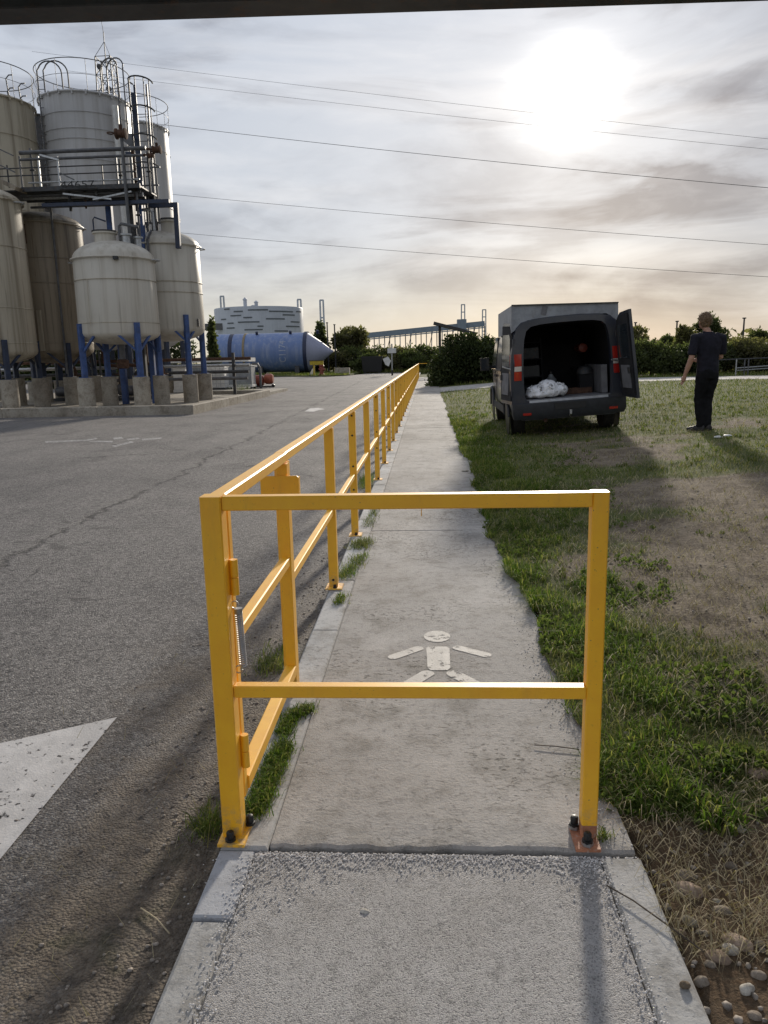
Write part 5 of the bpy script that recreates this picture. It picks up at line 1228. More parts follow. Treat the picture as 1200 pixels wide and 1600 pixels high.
def build_stones():
    spec = [(1076, 1388, 44, 16, 25, STONEP, 'long pinkish stone lying below the grass tuft'), (1070, 1366, 34, 20, 0, STONE, 'grey brown stone half hidden under the grass tuft'), (1076, 1438, 24, 18, 60, STONEW, 'squarish pale stone beside the concrete edging'), (1128, 1418, 30, 15, -10, STONE, 'flat oval tan stone right of the squarish pale one'), (1140, 1484, 26, 22, 20, STONEW, 'round whitish stone beside the long buried stones'), (1122, 1495, 36, 15, 35, STONEP, 'long tan stone left of the round whitish one'), (1152, 1470, 44, 18, 35, STONEP, 'large half buried pinkish stone at the right'), (1168, 1545, 24, 21, -50, STONEW, 'smooth pale pebble low in the right corner'), (1097, 1532, 24, 18, -30, STONE, 'stone touching the concrete edging near the bottom'), (1120, 1403, 14, 11, 0, STONEW, 'small white stone above the flat oval one'), (1065, 1455, 14, 11, 30, STONEP, 'small stone tight against the concrete edging'), (1043, 1417, 11, 12, 0, STONEW, 'tiny white stone against the edging'), (1155, 1294, 24, 13, 10, STONEW, 'pale stone in the grass right of the tuft'), (1134, 1327, 22, 16, 0, STONE, 'round stone lying in the grass near the tuft'), (1142, 1347, 18, 12, 0, STONE, 'grey stone half sunk in grass below another'), (1120, 1252, 14, 9, 20, STONE, 'small brown stone above the grass tuft'), (1187, 1224, 44, 16, 10, STONEP, 'broad flat stone at the right edge of the picture'), (990, 1030, 26, 22, 0, STONE, 'brown round stone beside the right post at mid height'), (1028, 1134, 20, 12, 0, STONE, 'brown stone in the grass right of the post'), (977, 1164, 16, 12, 0, STONEW, 'bluish grey stone close to the right post'), (991, 1053, 20, 10, 0, STONEW, 'pale flat stone below the brown round one'), (1186, 1522, 22, 14, 0, STONE, 'dull stone at the right edge above the pale pebble'), (1188, 1470, 18, 14, 0, STONE, 'grey stone cut by the right edge'), (1178, 1585, 22, 14, 40, STONE, 'brown stone in the bottom right corner'), (1112, 1383, 15, 11, 0, STONE, 'small round grey stone between straw and soil'), (1110, 1505, 18, 12, 10, STONE, 'half buried brown stone beside the long tan one')]
    for i, (px, py, w, h, a, m, lab) in enumerate(spec):
        p = gnd(px, py, -.03); k = (p-CAM).length/F_PX; r = w*k*.43; rz = max(.5*r, h*k*.42)*.85
        me = stone_mesh(i*3+1, (r, r*.72, rz), m); o = link('stone', me, None, (p.x, p.y, terrain(p.x, p.y)+rz*.12), (0, 0, R(-a*.6))); tag(o, lab, 'stone', 'stones in the soil at the lower right')
    tag(link('pebble', stone_mesh(77, (.014, .010, .008), STONEW), None, tuple(gnd(570, 1428, -.018)+Vector((0, 0, .006)))), 'single pale pebble lying on the granular slab', 'pebble')
    for px, py, lab, z in ((677, 1578, 0, 0),): pass
    tag(link('clod', stone_mesh(81, (.012, .010, .009), SOIL), None, tuple(gnd(1070, 1543, -.004)+Vector((0, 0, .006)))), 'small brown clod on the concrete edging strip', 'clod')
    tag(link('clod', stone_mesh(82, (.012, .009, .006), SOIL), None, tuple(gnd(1036, 1535, -.018)+Vector((0, 0, .004)))), 'small brown clod on the granular slab by the edging', 'clod')
    tag(link('stone', stone_mesh(90, (.045, .03, .012), STONEW), None, tuple(gnd(727, 737)+Vector((0, 0, .012)))), 'pale flat stone on the far path edge', 'stone')
    for (px, py, lab) in ((1122, 683, 'white scrap on the grass right of the shoes'), (1137, 682, 'smaller white scrap right of the first one')):
        p = gnd(px, py, .26); p = CAM+(p-CAM)*.985; tag(link('paper_scrap', stone_mesh(len(lab), (.06, .04, .02), WHITE), None, (p.x, p.y, terrain(p.x, p.y)+.02)), lab, 'litter')
    # loose gravel joined
    mb = MB(); base = stone_mesh(5, (1, 1, .7), STONE); bv = np.array([v.co[:] for v in base.vertices]); 
    import bmesh
    bm = bmesh.new(); bmesh.ops.create_icosphere(bm, subdivisions=1, radius=1); V0 = np.array([v.co[:] for v in bm.verts]); F0 = np.array([[v.index for v in f.verts] for f in bm.faces]); bm.free()
    Vs = []; Fs = []; k = 0
    for i in range(1900):
        y = 1.25+random.random()**1.6*7; x = edge_x(y)+.01+random.random()**1.3*(.95*y); r = random.uniform(.003, .0125)*(1 if y < 3 else 1.1)
        if turf(x, y) > .8: continue
        q = V0*(1+RNG.normal(size=(len(V0), 1))*.14)*np.array([r, r*random.uniform(.6, 1), r*.6]); a = random.uniform(0, 6); c, s_ = math.cos(a), math.sin(a)
        q = q @ np.array([[c, s_, 0], [-s_, c, 0], [0, 0, 1]])+np.array([x, y, terrain(x, y)+r*.25]); Vs.append(q); Fs.append(F0+k*len(V0)); k += 1
    for i in range(500):
        y = random.uniform(1.0, 6); x = FX-.04-abs(random.gauss(0, .28)); r = random.uniform(.003, .009)
        q = V0*(1+RNG.normal(size=(len(V0), 1))*.14)*np.array([r, r*.8, r*.6])+np.array([x, y, YARD+r*.3]); Vs.append(q); Fs.append(F0+k*len(V0)); k += 1
    Vg = Vs; Fg = Fs; kg = k; Vs = []; Fs = []; k = 0
    for i in range(5200):
        m_ = random.random()
        if m_ < .45: y = 2.07-abs(random.gauss(0, .035)); x = random.uniform(-.54, .62); z0 = -.009
        elif m_ < .7: y = random.uniform(1.2, 2.05); x = random.choice((-.545, .507))+random.gauss(0, .022); z0 = -.006
        elif m_ < .85: y = random.uniform(2.1, 5.5); x = edge_x(y)-abs(random.gauss(0, .07)); z0 = .0005
        else: y = 2.06-abs(random.gauss(0, .10)); x = random.gauss(-.45, .10) if random.random() < .6 else random.gauss(.47, .06); z0 = -.009
        r = random.uniform(.0012, .0036)
        q = V0*(1+RNG.normal(size=(len(V0), 1))*.16)*np.array([r, r*.85, r*.7])+np.array([x, y, z0+r*.4]); Vs.append(q); Fs.append(F0+k*len(V0)); k += 1
    tag(link('grit', tri_mesh('grit', np.concatenate(Vs), np.concatenate(Fs), GRIT, False)), 'pale grit grains gathered along the slab joint and edging', 'grit', kind='stuff')
    o = link('gravel', tri_mesh('gravel', np.concatenate(Vg), np.concatenate(Fg), GRAVEL, False)); tag(o, 'small loose stones scattered in the soil and along the kerb', 'gravel', kind='stuff')
    # twigs
    for pts, z, r, lab in (([(948, 1385), (990, 1410), (1050, 1452), (1100, 1490)], .004, .0022, 'long thin dark twig crossing the concrete edging strip'), ([(835, 1165), (870, 1168), (905, 1172)], .006, .002, 'thin twig on the path left of the right post'), ([(875, 1125), (888, 1110)], .006, .0016, 'short straw stem on the path near the lower rail'), ([(220, 1420), (245, 1438), (265, 1460)], YARD+.006, .002, 'pale dead stem on the soil left of the kerb'), ([(898, 1046), (945, 1066)], .03, .004, 'broken pale stick lying behind the right post'), ([(1083, 1095), (1088, 1115), (1084, 1135)], .02, .0022, 'curled pale straw right of the post')):
        tag(MB().tube([tuple(gnd(x, y, z)+Vector((0, 0, .003+.002*(i % 2)))) for i, (x, y) in enumerate(pts)], r, 5).obj('twig', STRAWM if 'pale' in lab or 'straw' in lab else BARK), lab, 'twig')
GRIT = simple('pale_grit', (.64, .62, .60), .85, 0, .3, 60); GRAVEL = simple('gravel_stone', (.27, .235, .20), .8, 0, .55, 30); STRAWM = simple('straw_stem', (.42, .35, .23), .8, 0, .2, 30)
build_stones()

# ------------------------------------------------------------------ van
VO = Vector((2.44, 13.17, .0)); VO.z = terrain(2.44, 14.0)-.015; VROLL = -R(3.7)
def build_van():
    t = thing('van', 'dark grey panel van parked on the grass with rear doors open', 'van', VO, (0, VROLL, R(-.4)))
    K = 1.045
    half = [(.78, .30), (.90, .36), (.955, .52), (.97, .80), (.962, 1.08), (.93, 1.40), (.885, 1.66), (.83, 1.83), (.74, 1.915), (.55, 1.955), (.25, 1.975)]
    half = [(x, z*K) for x, z in half]
    inn = [(.66, .615), (.705, .62), (.725, .66), (.735, .85), (.735, 1.08), (.72, 1.38), (.695, 1.60), (.655, 1.73), (.58, 1.79), (.44, 1.815), (.22, 1.825)]
    inn = [(x, z*K) for x, z in inn]
    full = lambda h: h+[(-x, z) for x, z in h[::-1]]
    st = [(0, 2.0, .985), (.06, 2.03, 1.0), (1.0, 2.07, 1.0), (2.4, 2.07, 1.0), (3.05, 2.03, .99), (3.35, 1.95, .985), (3.75, 1.62, .975), (4.12, 1.28, .97), (4.5, 1.15, .95), (4.82, .98, .90), (4.95, .72, .82)]
    rings = []; belt = 1.08*K
    for y, top, wf in st:
        r = []
        for x, z in half:
            if top > belt+.06: zz = z if z <= belt else belt+(z-belt)*(top-belt)/(1.975*K-belt)
            else: zz = .31+(z-.31)*(top-.31)/(1.975*K-.31)
            r.append((x*wf, y, zz))
        rings.append(r+[(-x, y, z) for x, y, z in r[::-1]])
    n = len(rings[0]); mb = MB(); vs = [p for r in rings for p in r]; fs = []
    for k in range(len(rings)-1):
        for i in range(n-1): fs.append((k*n+i, k*n+i+1, (k+1)*n+i+1, (k+1)*n+i))
    fs.append(tuple((len(rings)-1)*n+i for i in range(n)))
    b = mb.add(vs, fs); body = b.obj('body', VAN, t)
    # rear frame: outer ring to door opening, then reveal into the load space
    rg = [(x, 0, z) for x, _, z in rings[0]]; ri = [(x, .0, z) for x, z in full(inn)]; rr = [(x*.985, .10, z*.995+.005) for x, z in full(inn)]
    mb = MB(); fs = []
    for i in range(n): j = (i+1) % n; fs += [(i, j, n+j, n+i), (n+i, n+j, 2*n+j, 2*n+i)]
    mb.add(rg+ri+rr, fs); mb.obj('rear_frame', VAN, body)
    mb = MB(); back = [(x*1.08, 2.55, z*.995+.005) for x, z in full(inn)]; mid = [(x*1.08, .14, z*.995+.005) for x, z in full(inn)]
    mb.add(rr+mid+back, [q for i in range(n) for j in ((i+1) % n,) for q in ((i, j, n+j, n+i), (n+i, n+j, 2*n+j, 2*n+i))]+[tuple(2*n+i for i in range(n))])
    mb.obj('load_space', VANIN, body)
    sz = .615*K
    MB().mm((-.70, .005, sz+.006), (.70, 2.5, sz+.02)).obj('load_floor', PLY, t, sm=False)
    MB().mm((.60, .2, sz+.03), (.70, 1.6, sz+.50)).obj('wheel_arch_panel', PLY, t, sm=False)
    MB().mm((-.66, -.02, sz-.035), (.66, .055, sz+.004)).obj('sill_plate', ALU, t, sm=False)
    # bumper
    mb = MB(); pts = [(-.96, .10), (-.95, -.04), (-.80, -.11), (0, -.14), (.80, -.11), (.95, -.04), (.96, .10)]
    lo, hi = .335, sz-.04
    vs = [(x, y, z) for z in (lo, lo+.08, hi-.03, hi) for x, y in pts]
    for q in range(7): vs[q] = (vs[q][0]*.97, vs[q][1]+.05, lo)
    m = 7; fs = [(k*m+i, k*m+i+1, (k+1)*m+i+1, (k+1)*m+i) for k in range(3) for i in range(m-1)]+[tuple(3*m+i for i in range(m)), tuple(range(m))]
    bp = mb.add(vs, fs).obj('rear_bumper', VANPL, t)
    for s in (-1, 1): MB().mm((s*.72-.07, -.128, lo+.075), (s*.72+.07, -.10, lo+.115)).obj('reflector', REDL, bp)
    MB().mm((-.26, -.150, .475), (.26, -.132, .585)).obj('plate_recess', BLACKP, bp, sm=False)
    MB().tube([(0, .2, .36), (0, -.12, .36), (0, -.19, .40), (0, -.19, .46)], .022, 8).obj('tow_hook', STEEL, bp)
    # lamps on the D pillars
    for s in (-1, 1):
        tl = thing_part('tail_lamp', t)
        for z0, z1, mt, nm in ((1.00, 1.15, REDL, 'lower_lens'), (1.155, 1.235, WHL, 'middle_lens'), (1.24, 1.44, REDL, 'upper_lens')):
            mb = MB(); xs = [(.775, -.018), (.86, -.022), (.935, .02), (.962, .10)]; tp = lambda z: -(z-1.0)*.045
            vs = [(s*(x+tp(z)), y, z) for z in (z0, z1) for x, y in xs]+[(s*(x+tp(z))*.97, y+.06, z) for z in (z0, z1) for x, y in xs]
            fs = [(0, 1, 5, 4), (1, 2, 6, 5), (2, 3, 7, 6), (8, 9, 13, 12), (0, 8, 12, 4), (3, 11, 15, 7), (4, 5, 13, 12), (5, 6, 14, 13), (6, 7, 15, 14), (0, 1, 9, 8), (1, 2, 10, 9), (2, 3, 11, 10)]
            mb.add(vs, fs).obj(nm, mt, tl)
    # wheels
    for x in (-.79, .79):
        for y in (.86, 4.08):
            w = MB().lathe([(.205, -.10), (.30, -.105), (.328, -.085), (.332, -.04), (.332, .04), (.328, .085), (.30, .105), (.205, .10)], (x, y, .332), 32, 'X').obj('wheel', TYRE, t)
            MB().lathe([(.04, -.07), (.12, -.06), (.20, -.09), (.208, -.095), (.208, .095), (.20, .09), (.12, .06), (.04, .07)], (x, y, .332), 24, 'X').obj('rim', STEEL, w)
    for s in (-1, 1):
        for y in (.86, 4.08):
            pts = [(s*.972, y+.40*math.cos(a), .36+.40*math.sin(a)) for a in [math.pi*i/14 for i in range(15)]]
            MB().tube(pts, .03, 6).obj('wheel_arch', VANPL, body)
            MB().lathe([(.02, -.004), (.37, -.004), (.37, .004), (.02, .004)], (s*.966, y, .37), 24, 'X').obj('wheel_well', BLACKP, body)
    MB().mm((-.6, .3, .30), (.6, 4.3, .33)).obj('underbody', BLACKP, body, sm=False); MB().cyl((-.75, .86, .33), (.75, .86, .33), .05, n=8).obj('axle', BLACKP, body)
    MB().tube([(-.4, -.02, .30), (-.4, .5, .30)], .035, 8).obj('exhaust', RUST, body)
    # cab windows, screen, mirrors
    for s in (-1, 1):
        xo = lambda z: s*(.972-(z-1.13)*.125)
        q = [(2.85, 1.16), (3.92, 1.16), (3.62, 1.52), (3.34, 1.80), (2.87, 1.80)]
        MB().prism([(xo(z), y, z) for y, z in q], (-s*.03, 0, 0)).obj('cab_window', GLASS, t, sm=False)
        for y in (1.55, 2.80): MB().bar((s*.975, y, .50), (s*.975, y, 1.13), .012, .008, (0, 1, 0)).bar((s*.975, y, 1.13), (s*(.975-.095), y, 1.80), .012, .008, (0, 1, 0)).obj('door_gap', BLACKP, body)
        MB().bar((s*.978, 1.6, 1.16), (s*.978, 2.8, 1.16), .02, .025).obj('slide_rail', BLACKP, body)
        MB().mm((s*.975, 2.88, 1.02), (s*1.0, 3.05, 1.06)).obj('door_handle', VANPL, t); MB().mm((s*.975, 2.6, 1.02), (s*1.0, 2.76, 1.06)).obj('door_handle', VANPL, t)
        MB().mm((s*.972-.006, 1.3, .36), (s*.972+.006, 3.7, .50)).obj('side_trim', VANPL, body)
        m_ = MB().bar((s*.96, 3.72, 1.20), (s*1.06, 3.70, 1.22), .05, .06).box((s*1.13, 3.68, 1.27), (.19, .09, .27)).obj('mirror', BLACKP, t)
        MB().box((s*1.13, 3.632, 1.27), (.15, .006, .22)).obj('mirror_glass', GLASS, m_)
    MB().add([(-.78, 3.385, 1.90), (.78, 3.385, 1.90), (.86, 4.08, 1.335), (-.86, 4.08, 1.335)], [(0, 1, 2, 3)]).obj('windscreen', GLASS, t, sm=False)
    # roof carrier: pale grey box panel across the roof
    zc = 2.035
    mb = MB(); A = [(-.90, .03, 1.80), (-.62, .03, zc-.05), (.68, .03, zc-.05), (.87, .03, 1.84), (.875, .03, 2.135), (-.875, .03, 2.245)]
    mb.prism(A, (0, 2.6, 0)); rc = mb.obj('roof_box', ROOFG, t, sm=False)
    MB().bar((-.875, .02, 2.250), (.875, .02, 2.140), .05, .018).obj('roof_box_edge', DSTEEL, rc)
    MB().bar((-.36, .022, 2.05), (-.32, .022, 2.19), .09, .006, (0, 1, 0)).obj('stain_strip', PLY, rc)
    # rear doors
    def door(s, ang):
        hx = s*(.955 if s > 0 else 1.0); W_ = .80*1
        d = bpy.data.objects.new('rear_door', None); col.objects.link(d); d.parent = t; d.location = (hx, -.01, 0)
        # closed door runs from hinge towards the centre (-s x); rotate outwards
        d.matrix_local = Matrix.Translation((hx, -.01, 0)) @ Matrix.Rotation(-s*R(4.5), 4, 'Y') @ Matrix.Rotation(s*R(ang), 4, 'Z')
        prof = [(.02, .60), (W_, .60), (W_, 1.99), (.30, 1.97), (.13, 1.90), (.05, 1.75), (.0, 1.30)]
        prof = [(-s*x, z) for x, z in prof]
        win = [(-s*.14, 1.24), (-s*.70, 1.24), (-s*.70, 1.78), (-s*.22, 1.78), (-s*.16, 1.70)]
        p = MB().prism([(x, -.045, z) for x, z in prof], (0, .045, 0)).obj('outer_panel', VAN, d, sm=False)
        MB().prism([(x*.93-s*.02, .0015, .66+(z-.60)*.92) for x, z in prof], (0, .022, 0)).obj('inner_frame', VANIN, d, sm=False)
        MB().prism([(x, .025, z) for x, z in win], (0, .006, 0)).obj('window_blank', GLASS, d, sm=False)
        MB().mm((-s*.18, .025, .76), (-s*.66, .036, 1.13)).obj('trim_panel', PLY, d, sm=False)
        MB().mm((-s*.62, .037, 1.00), (-s*.70, .06, 1.10)).obj('latch', DSTEEL, d, sm=False)
        for z in (.8, 1.65): MB().cyl((0, .01, z-.05), (0, .01, z+.05), .018, n=8).obj('hinge', VAN, d)
        MB().mm((-s*.72, -.052, .95), (-s*.79, -.046, 1.15)).obj('handle', BLACKP, d, sm=False)
        MB().tube([(-s*.05, .03, 1.20), (-s*.12, .16, 1.24)], .012, 6).obj('check_strap', STEEL, d)
    door(1, 92); door(-1, 262)
    # load: shelving and bins fixed inside
    sh = MB()
    for z in (1.0, 1.32, 1.62): sh.mm((-.70, .9, z), (-.28, 2.4, z+.015))
    for y in (.92, 1.65, 2.38): sh.mm((-.30, y, sz+.02), (-.285, y+.03, 1.70))
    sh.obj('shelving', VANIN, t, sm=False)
    for i in range(9):
        z = (1.02, 1.34, sz+.03)[i % 3]; y = 1.0+.42*(i//3); MB().mm((-.66, y, z), (-.33, y+.34, z+.19)).obj('storage_bin', (BLACKP, VANIN, DSTEEL)[(i*2) % 3], t, sm=False)
    MB().mm((-.15, 2.1, sz+.02), (.6, 2.48, 1.55)).obj('partition_rack', VANIN, t, sm=False)
    return t
def thing_part(name, parent):
    o = bpy.data.objects.new(name, None); col.objects.link(o); o.parent = parent; return o
VANT = build_van()
VM = Matrix.Translation(VO) @ Matrix.Rotation(R(-.4), 4, 'Z') @ Matrix.Rotation(VROLL, 4, 'Y')
def in_van(name, label, cat, loc):
    p = VM @ Vector(loc); return thing(name, label, cat, p, (0, VROLL, R(-.4)))
def build_load():
    f = .615*1.045+.022
    # white sack
    mb = MB(); rg = random.Random(4)
    for c, r in (((-.20, .0, .12), (.16, .20, .12)), ((.02, .0, .16), (.20, .22, .16)), ((.22, .02, .12), (.15, .20, .12)), ((-.30, .0, .06), (.08, .15, .06)), ((.06, -.08, .10), (.20, .14, .10)), ((-.12, -.1, .07), (.16, .12, .07))):
        mb.lathe([(r[0]*math.cos(a), r[0]*math.sin(a)) for a in [-math.pi/2*.98+math.pi*.98*i/10 for i in range(11)]], (0, 0, 0), 16)
        k = 16*11; s = r; o = len(mb.v)-k
        for q in range(o, len(mb.v)): x, y, z = mb.v[q]; mb.v[q] = (c[0]+x, c[1]+y*s[1]/s[0], c[2]+z*s[2]/s[0])
    me = remeshed(mb, .016, 4, 'sack', SACK)
    for v in me.vertices:
        p = v.co; k = abs(mnoise.noise(Vector((p.x*7, p.y*7, p.z*3))))*.055+abs(mnoise.noise(p*16))*.016; v.co = p-v.normal*k
        if v.co.z < .003: v.co.z = .003
    p = VM @ Vector((-.33, .20, f)); o = link('sack', me, None, p, (0, VROLL, 0)); tag(o, 'crumpled white sack lying on the van load floor', 'sack')
    t = in_van('tool_tray', 'orange and brown tool tray on the van floor right of the sack', 'tool tray', (.28, .75, f))
    MB().mm((-.24, -.15, 0), (.24, .15, .03)).obj('base', RUST, t); MB().mm((-.24, -.15, .03), (.24, -.135, .10)).mm((-.24, .135, .03), (.24, .15, .10)).obj('side', RUST, t, sm=False)
    for i in range(4): MB().cyl((-.18+.1*i, -.05, .06), (-.1+.1*i, .08, .075), .02, n=8).obj('tool', RED2 if i % 2 else OCHRE2, t)
    t = in_van('canister', 'small pale canister with dark cap on the shelf end inside the van', 'canister', (-.10, 1.2, f)); MB().lathe([(.09, 0), (.10, .02), (.10, .26), (.05, .32), (.04, .36), (.01, .37)], n=16).obj('body', GREYM, t); MB().lathe([(.05, .36), (.05, .41), (.01, .42)], n=12).obj('cap', BLACKP, t)
    MB().mm((-.08, -.104, .08), (.08, -.100, .2)).obj('label_patch', WHITE, t, sm=False)
    t = in_van('hose_coil', 'coiled dark hose hanging at the right inside the van', 'hose', (.52, 1.5, 1.05))
    for i in range(4): MB().ring((0, .0, .02*i), .17+.008*i, .017, 24, 6).obj('coil', BLACKP, t)
    t = in_van('wrapped_bundle', 'reddish wrapped bundle high at the right inside the van', 'bundle', (.50, 1.45, 1.40)); MB().lathe([(.02, -.3), (.08, -.27), (.09, 0), (.075, .25), (.02, .3)], (0, 0, .05), 12, 'Y').obj('roll', RED, t); MB().ring((0, -.1, .05), .09, .01, 14, 5).obj('tie', BLACKP, t)
    t = in_van('helmet', 'dark helmet-like cover by the right wall of the load space', 'helmet', (.46, .9, f+.33)); MB().lathe([(.15, 0), (.145, .06), (.10, .12), (.02, .14)], n=18).obj('shell', DSTEEL, t); MB().mm((-.12, -.12, -.33), (.12, .12, -.003)).obj('box', VANIN, t, sm=False)
build_load()

# ------------------------------------------------------------------ person
def ell(mb, secs, n=16):
    """loft of horizontal ellipses: (cx, cy, z, rx, ry)"""
    vs = []; m = len(secs)
    for cx, cy, z, rx, ry in secs:
        for i in range(n): a = 2*math.pi*i/n; vs.append((cx+rx*math.cos(a), cy+ry*math.sin(a), z))
    fs = [(k*n+i, k*n+(i+1) % n, (k+1)*n+(i+1) % n, (k+1)*n+i) for k in range(m-1) for i in range(n)]+[tuple(range(n))[::-1], tuple(range((m-1)*n, m*n))]
    return mb.add(vs, fs)
def build_person():
    p = gnd(1099, 675, .24); px, py = p.x, p.y
    px, py = px*.995, py*.995; zg = terrain(px, py)-.005
    t = thing('person', 'person in dark polo shirt and black trousers standing with back to us', 'person', (px, py, zg), (0, 0, R(14)))
    # facing +y, left is -x
    neck = (-.01, .03, 1.50); head = (-.035, .095, 1.66)
    sL, eL, wL, hL = (-.225, .01, 1.425), (-.285, -.01, 1.12), (-.325, .075, .87), (-.335, .10, .78)
    sR, eR, wR, hR = (.215, .015, 1.425), (.245, .04, 1.13), (.12, .27, 1.06), (.03, .30, 1.08)
    hipL, kL, aL = (-.085, .0, .92), (-.085, .05, .50), (-.055, .02, .09)
    hipR, kR, aR = (.085, .0, .92), (.060, .03, .50), (.040, -.03, .09)
    # skin body
    mb = MB()
    ell(mb, [(0, 0, .90, .13, .10), (0, 0, 1.10, .135, .095), (0, .005, 1.30, .15, .10), (0, .01, 1.42, .15, .09), (-.005, .02, 1.48, .07, .065), (-.012, .035, 1.52, .055, .058), (-.022, .06, 1.57, .055, .060)])
    # head: tilted forward and left
    hs = [(-.030, .080, 1.555, .040, .050), (-.032, .092, 1.585, .060, .082), (-.034, .095, 1.63, .072, .096), (-.036, .092, 1.68, .077, .102), (-.037, .085, 1.73, .074, .098), (-.037, .078, 1.77, .055, .074), (-.037, .075, 1.79, .02, .03)]
    ell(mb, hs, 18)
    mb.tube([(-.036, .180, 1.69), (-.037, .212, 1.645), (-.035, .185, 1.632)], [.010, .016, .011], 8)      # nose
    mb.tube([(-.055, .183, 1.605), (-.034, .194, 1.603), (-.014, .183, 1.605)], .010, 8)                       # mouth
    for s in (-1, 1):
        mb.tube([(-.036+s*.079, .08, 1.675), (-.036+s*.088, .072, 1.655), (-.036+s*.080, .082, 1.632)], [.014, .016, .010], 8)   # ear
        mb.tube([(-.036+s*.032, .178, 1.68), (-.036+s*.04, .174, 1.68)], .013, 8)                               # brow/eye
    for (s, e, w, h, sd) in ((sL, eL, wL, hL, -1), (sR, eR, wR, hR, 1)):
        mb.tube([s, tuple((a+b)/2 for a, b in zip(s, e)), e, tuple((a+b)/2 for a, b in zip(e, w)), w], [.058, .050, .043, .041, .028], 12)
        W, H = Vector(w), Vector(h); d = (H-W).normalized(); sid = Vector((0, 1, 0)) if sd < 0 else Vector((0, 0, 1))
        nrm = d.cross(sid).normalized(); sid = nrm.cross(d).normalized()
        mb.tube([W, W+d*.05, H+d*.005], [.027, .034, .036], 12)
        for k, (off, ln) in enumerate(((-.027, .060), (-.009, .075), (.010, .070), (.027, .055))):
            b = H+sid*off; mb.tube([b, b+d*ln*.5+nrm*.004*sd, b+d*ln+nrm*.018*sd], [.0095, .009, .0075], 7)
        b = W+d*.035+sid*.028; mb.tube([b, b+sid*.03+d*.02, b+sid*.038+d*.055], [.012, .010, .008], 7)
    for hp, k, a in ((hipL, kL, aL), (hipR, kR, aR)):
        mb.tube([hp, tuple((x+y)/2 for x, y in zip(hp, k)), k, tuple((x*.6+y*.4) for x, y in zip(k, a)), a, (a[0], a[1]+.02, .05)], [.075, .068, .052, .050, .036, .036], 12)
    me = remeshed(mb, .0075, 3, 'body', SKIN); body = link('body', me, t)
    # eyes
    for s in (-1, 1): MB().lathe([(.002, -.004), (.009, -.002), (.009, .002), (.002, .004)], (-.036+s*.032, .187, 1.677), 10, 'Y').obj('eye', EYE_M, t)
    # hair
    mb = MB(); ell(mb, [(-.038, .050, 1.585, .050, .045), (-.038, .055, 1.62, .072, .070), (-.038, .062, 1.67, .084, .090), (-.038, .072, 1.72, .086, .108), (-.038, .078, 1.765, .074, .100), (-.036, .078, 1.80, .045, .065), (-.034, .078, 1.812, .015, .02)], 18)
    me = remeshed(mb, .010, 2, 'hair', HAIR)
    for v in me.vertices: v.co += v.normal*(.010*mnoise.noise(v.co*38)+.006*mnoise.noise(v.co*90))
    h = link('hair', me, t)
    P = []; rg = random.Random(3)
    for v in list(me.vertices)[::3]:
        if v.co.z > 1.62: P.append((v.co, v.normal))
    V = []; T = []
    for i, (c, nn) in enumerate(P):
        d = (nn+Vector((rg.gauss(0, .5)+.25, rg.gauss(0, .5)-.2, rg.gauss(0, .4)-.2))).normalized(); s = d.orthogonal().normalized()*.004; V += [c-s, c+s, c+d*rg.uniform(.015, .04)]; T.append((3*i, 3*i+1, 3*i+2))
    link('hair_strands', tri_mesh('hair_strands', [tuple(x) for x in V], T, HAIR), h)
    # polo shirt
    mb = MB()
    ell(mb, [(.0, -.005, .885, .168, .128), (0, -.005, .93, .172, .130), (0, -.002, 1.03, .170, .124), (0, 0, 1.15, .178, .122), (0, .0, 1.27, .196, .128), (0, .002, 1.37, .205, .122), (0, .008, 1.43, .185, .108), (-.003, .014, 1.475, .125, .085), (-.006, .022, 1.51, .075, .070)], 22)
    mb.tube([(-.12, .008, 1.435), sL, (-.262, .0, 1.27), (-.280, -.008, 1.165)], [.075, .082, .074, .070], 14)
    mb.tube([(.12, .008, 1.435), sR, (.245, .03, 1.27), (.25, .038, 1.17)], [.075, .082, .074, .070], 14)
    me = remeshed(mb, .012, 5, 'shirt', SHIRT)
    for v in me.vertices:
        p = v.co; v.co += v.normal*(.010*mnoise.noise(Vector((p.x*9, p.y*9, p.z*5)))+.004*mnoise.noise(p*26))
    sh = link('shirt', me, t)
    MB().tube([(-.010+.068*math.cos(a), .028+.064*math.sin(a), 1.512+.012*math.sin(a)) for a in [2*math.pi*i/16 for i in range(16)]], .013, 8, closed=True).obj('collar', SHIRT, sh)
    # trousers
    mb = MB()
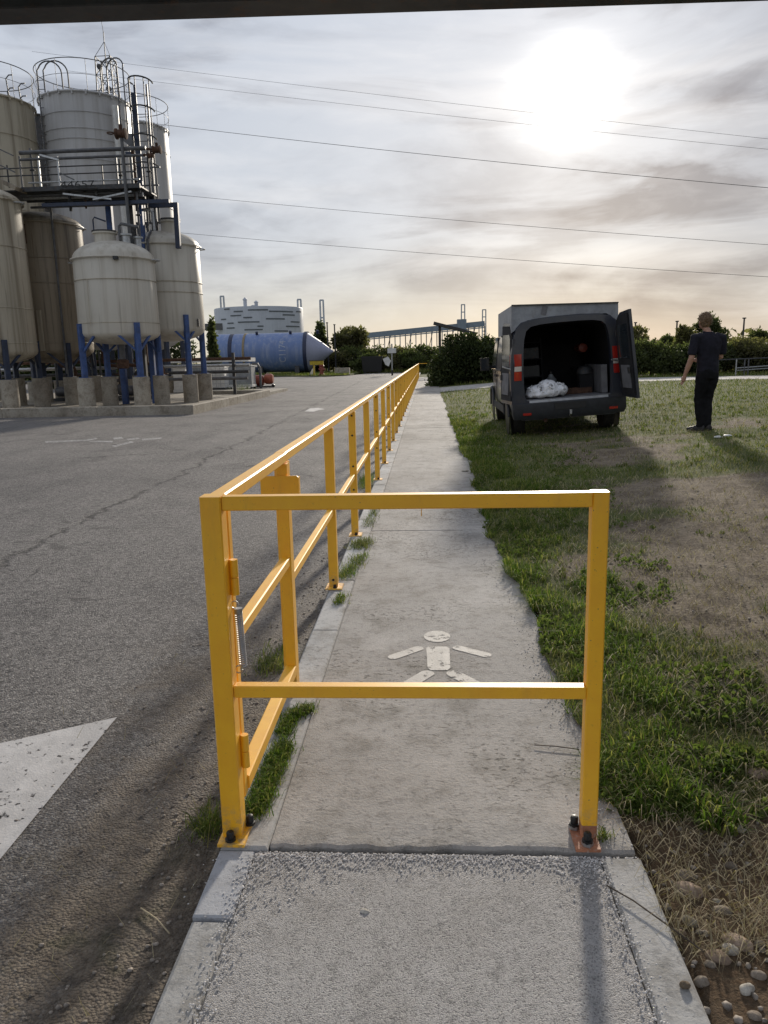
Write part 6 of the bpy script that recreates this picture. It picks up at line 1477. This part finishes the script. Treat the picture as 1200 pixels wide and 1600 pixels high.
    ell(mb, [(0, -.004, .80, .155, .122), (0, -.006, .86, .165, .130), (0, -.004, .93, .160, .122), (0, 0, .985, .152, .115)], 20)
    for hp, k, a, s in ((hipL, kL, aL, -1), (hipR, kR, aR, 1)):
        mb.tube([(hp[0], hp[1]-.012, .90), (hp[0]*.95, hp[1]-.005, .76), tuple((x+y)/2 for x, y in zip((hp[0]*.9, hp[1], .78), k)), k, tuple((x+y)/2 for x, y in zip(k, a)), (a[0], a[1], .12), (a[0], a[1]+.005, .055)], [.095, .098, .086, .072, .068, .060, .063], 16)
    me = remeshed(mb, .012, 4, 'trousers', TROUS)
    for v in me.vertices:
        p = v.co; v.co += v.normal*(.010*mnoise.noise(Vector((p.x*8, p.y*8, p.z*9)))+.005*mnoise.noise(p*22))
    link('trousers', me, t)
    for (a, ang, s) in ((aL, 48, -1), (aR, 8, 1)):
        mb = MB(); c, sn = math.cos(R(ang)), math.sin(R(ang))
        for k, (y, w, z0, z1) in enumerate(((-.075, .036, .0, .085), (-.04, .042, .0, .105), (.03, .042, .0, .105), (.09, .048, .0, .07), (.15, .046, .0, .055), (.195, .03, .0, .045))):
            for (x, z) in ((-w, z0), (w, z0), (w, z1*.6), (w*.5, z1), (-w*.5, z1), (-w, z1*.6)): mb.v.append((a[0]+x*c-y*sn, a[1]+x*sn+y*c, z))
        fs = [(k*6+i, k*6+(i+1) % 6, (k+1)*6+(i+1) % 6, (k+1)*6+i) for k in range(5) for i in range(6)]+[tuple(range(6))[::-1], tuple(range(30, 36))]
        mb.f += fs; me = remeshed(mb, .008, 3, 'shoe', SHOE); link('shoe', me, t)
SKIN = simple('skin', (.42, .235, .165), .55, 0, .1, 12); HAIR = simple('light_brown_hair', (.17, .105, .055), .6, 0, .3, 40)
SHIRT = simple('dark_navy_polo', (.016, .0155, .024), .9, 0, .25, 14, .25); TROUS = simple('black_trousers', (.0085, .0085, .010), .9, 0, .3, 14, .2)
SHOE = simple('dark_shoe', (.022, .019, .018), .6, 0, .3, 20); EYE_M = simple('eye_dark', (.05, .035, .03), .3, 0, .1, 20)
build_person()
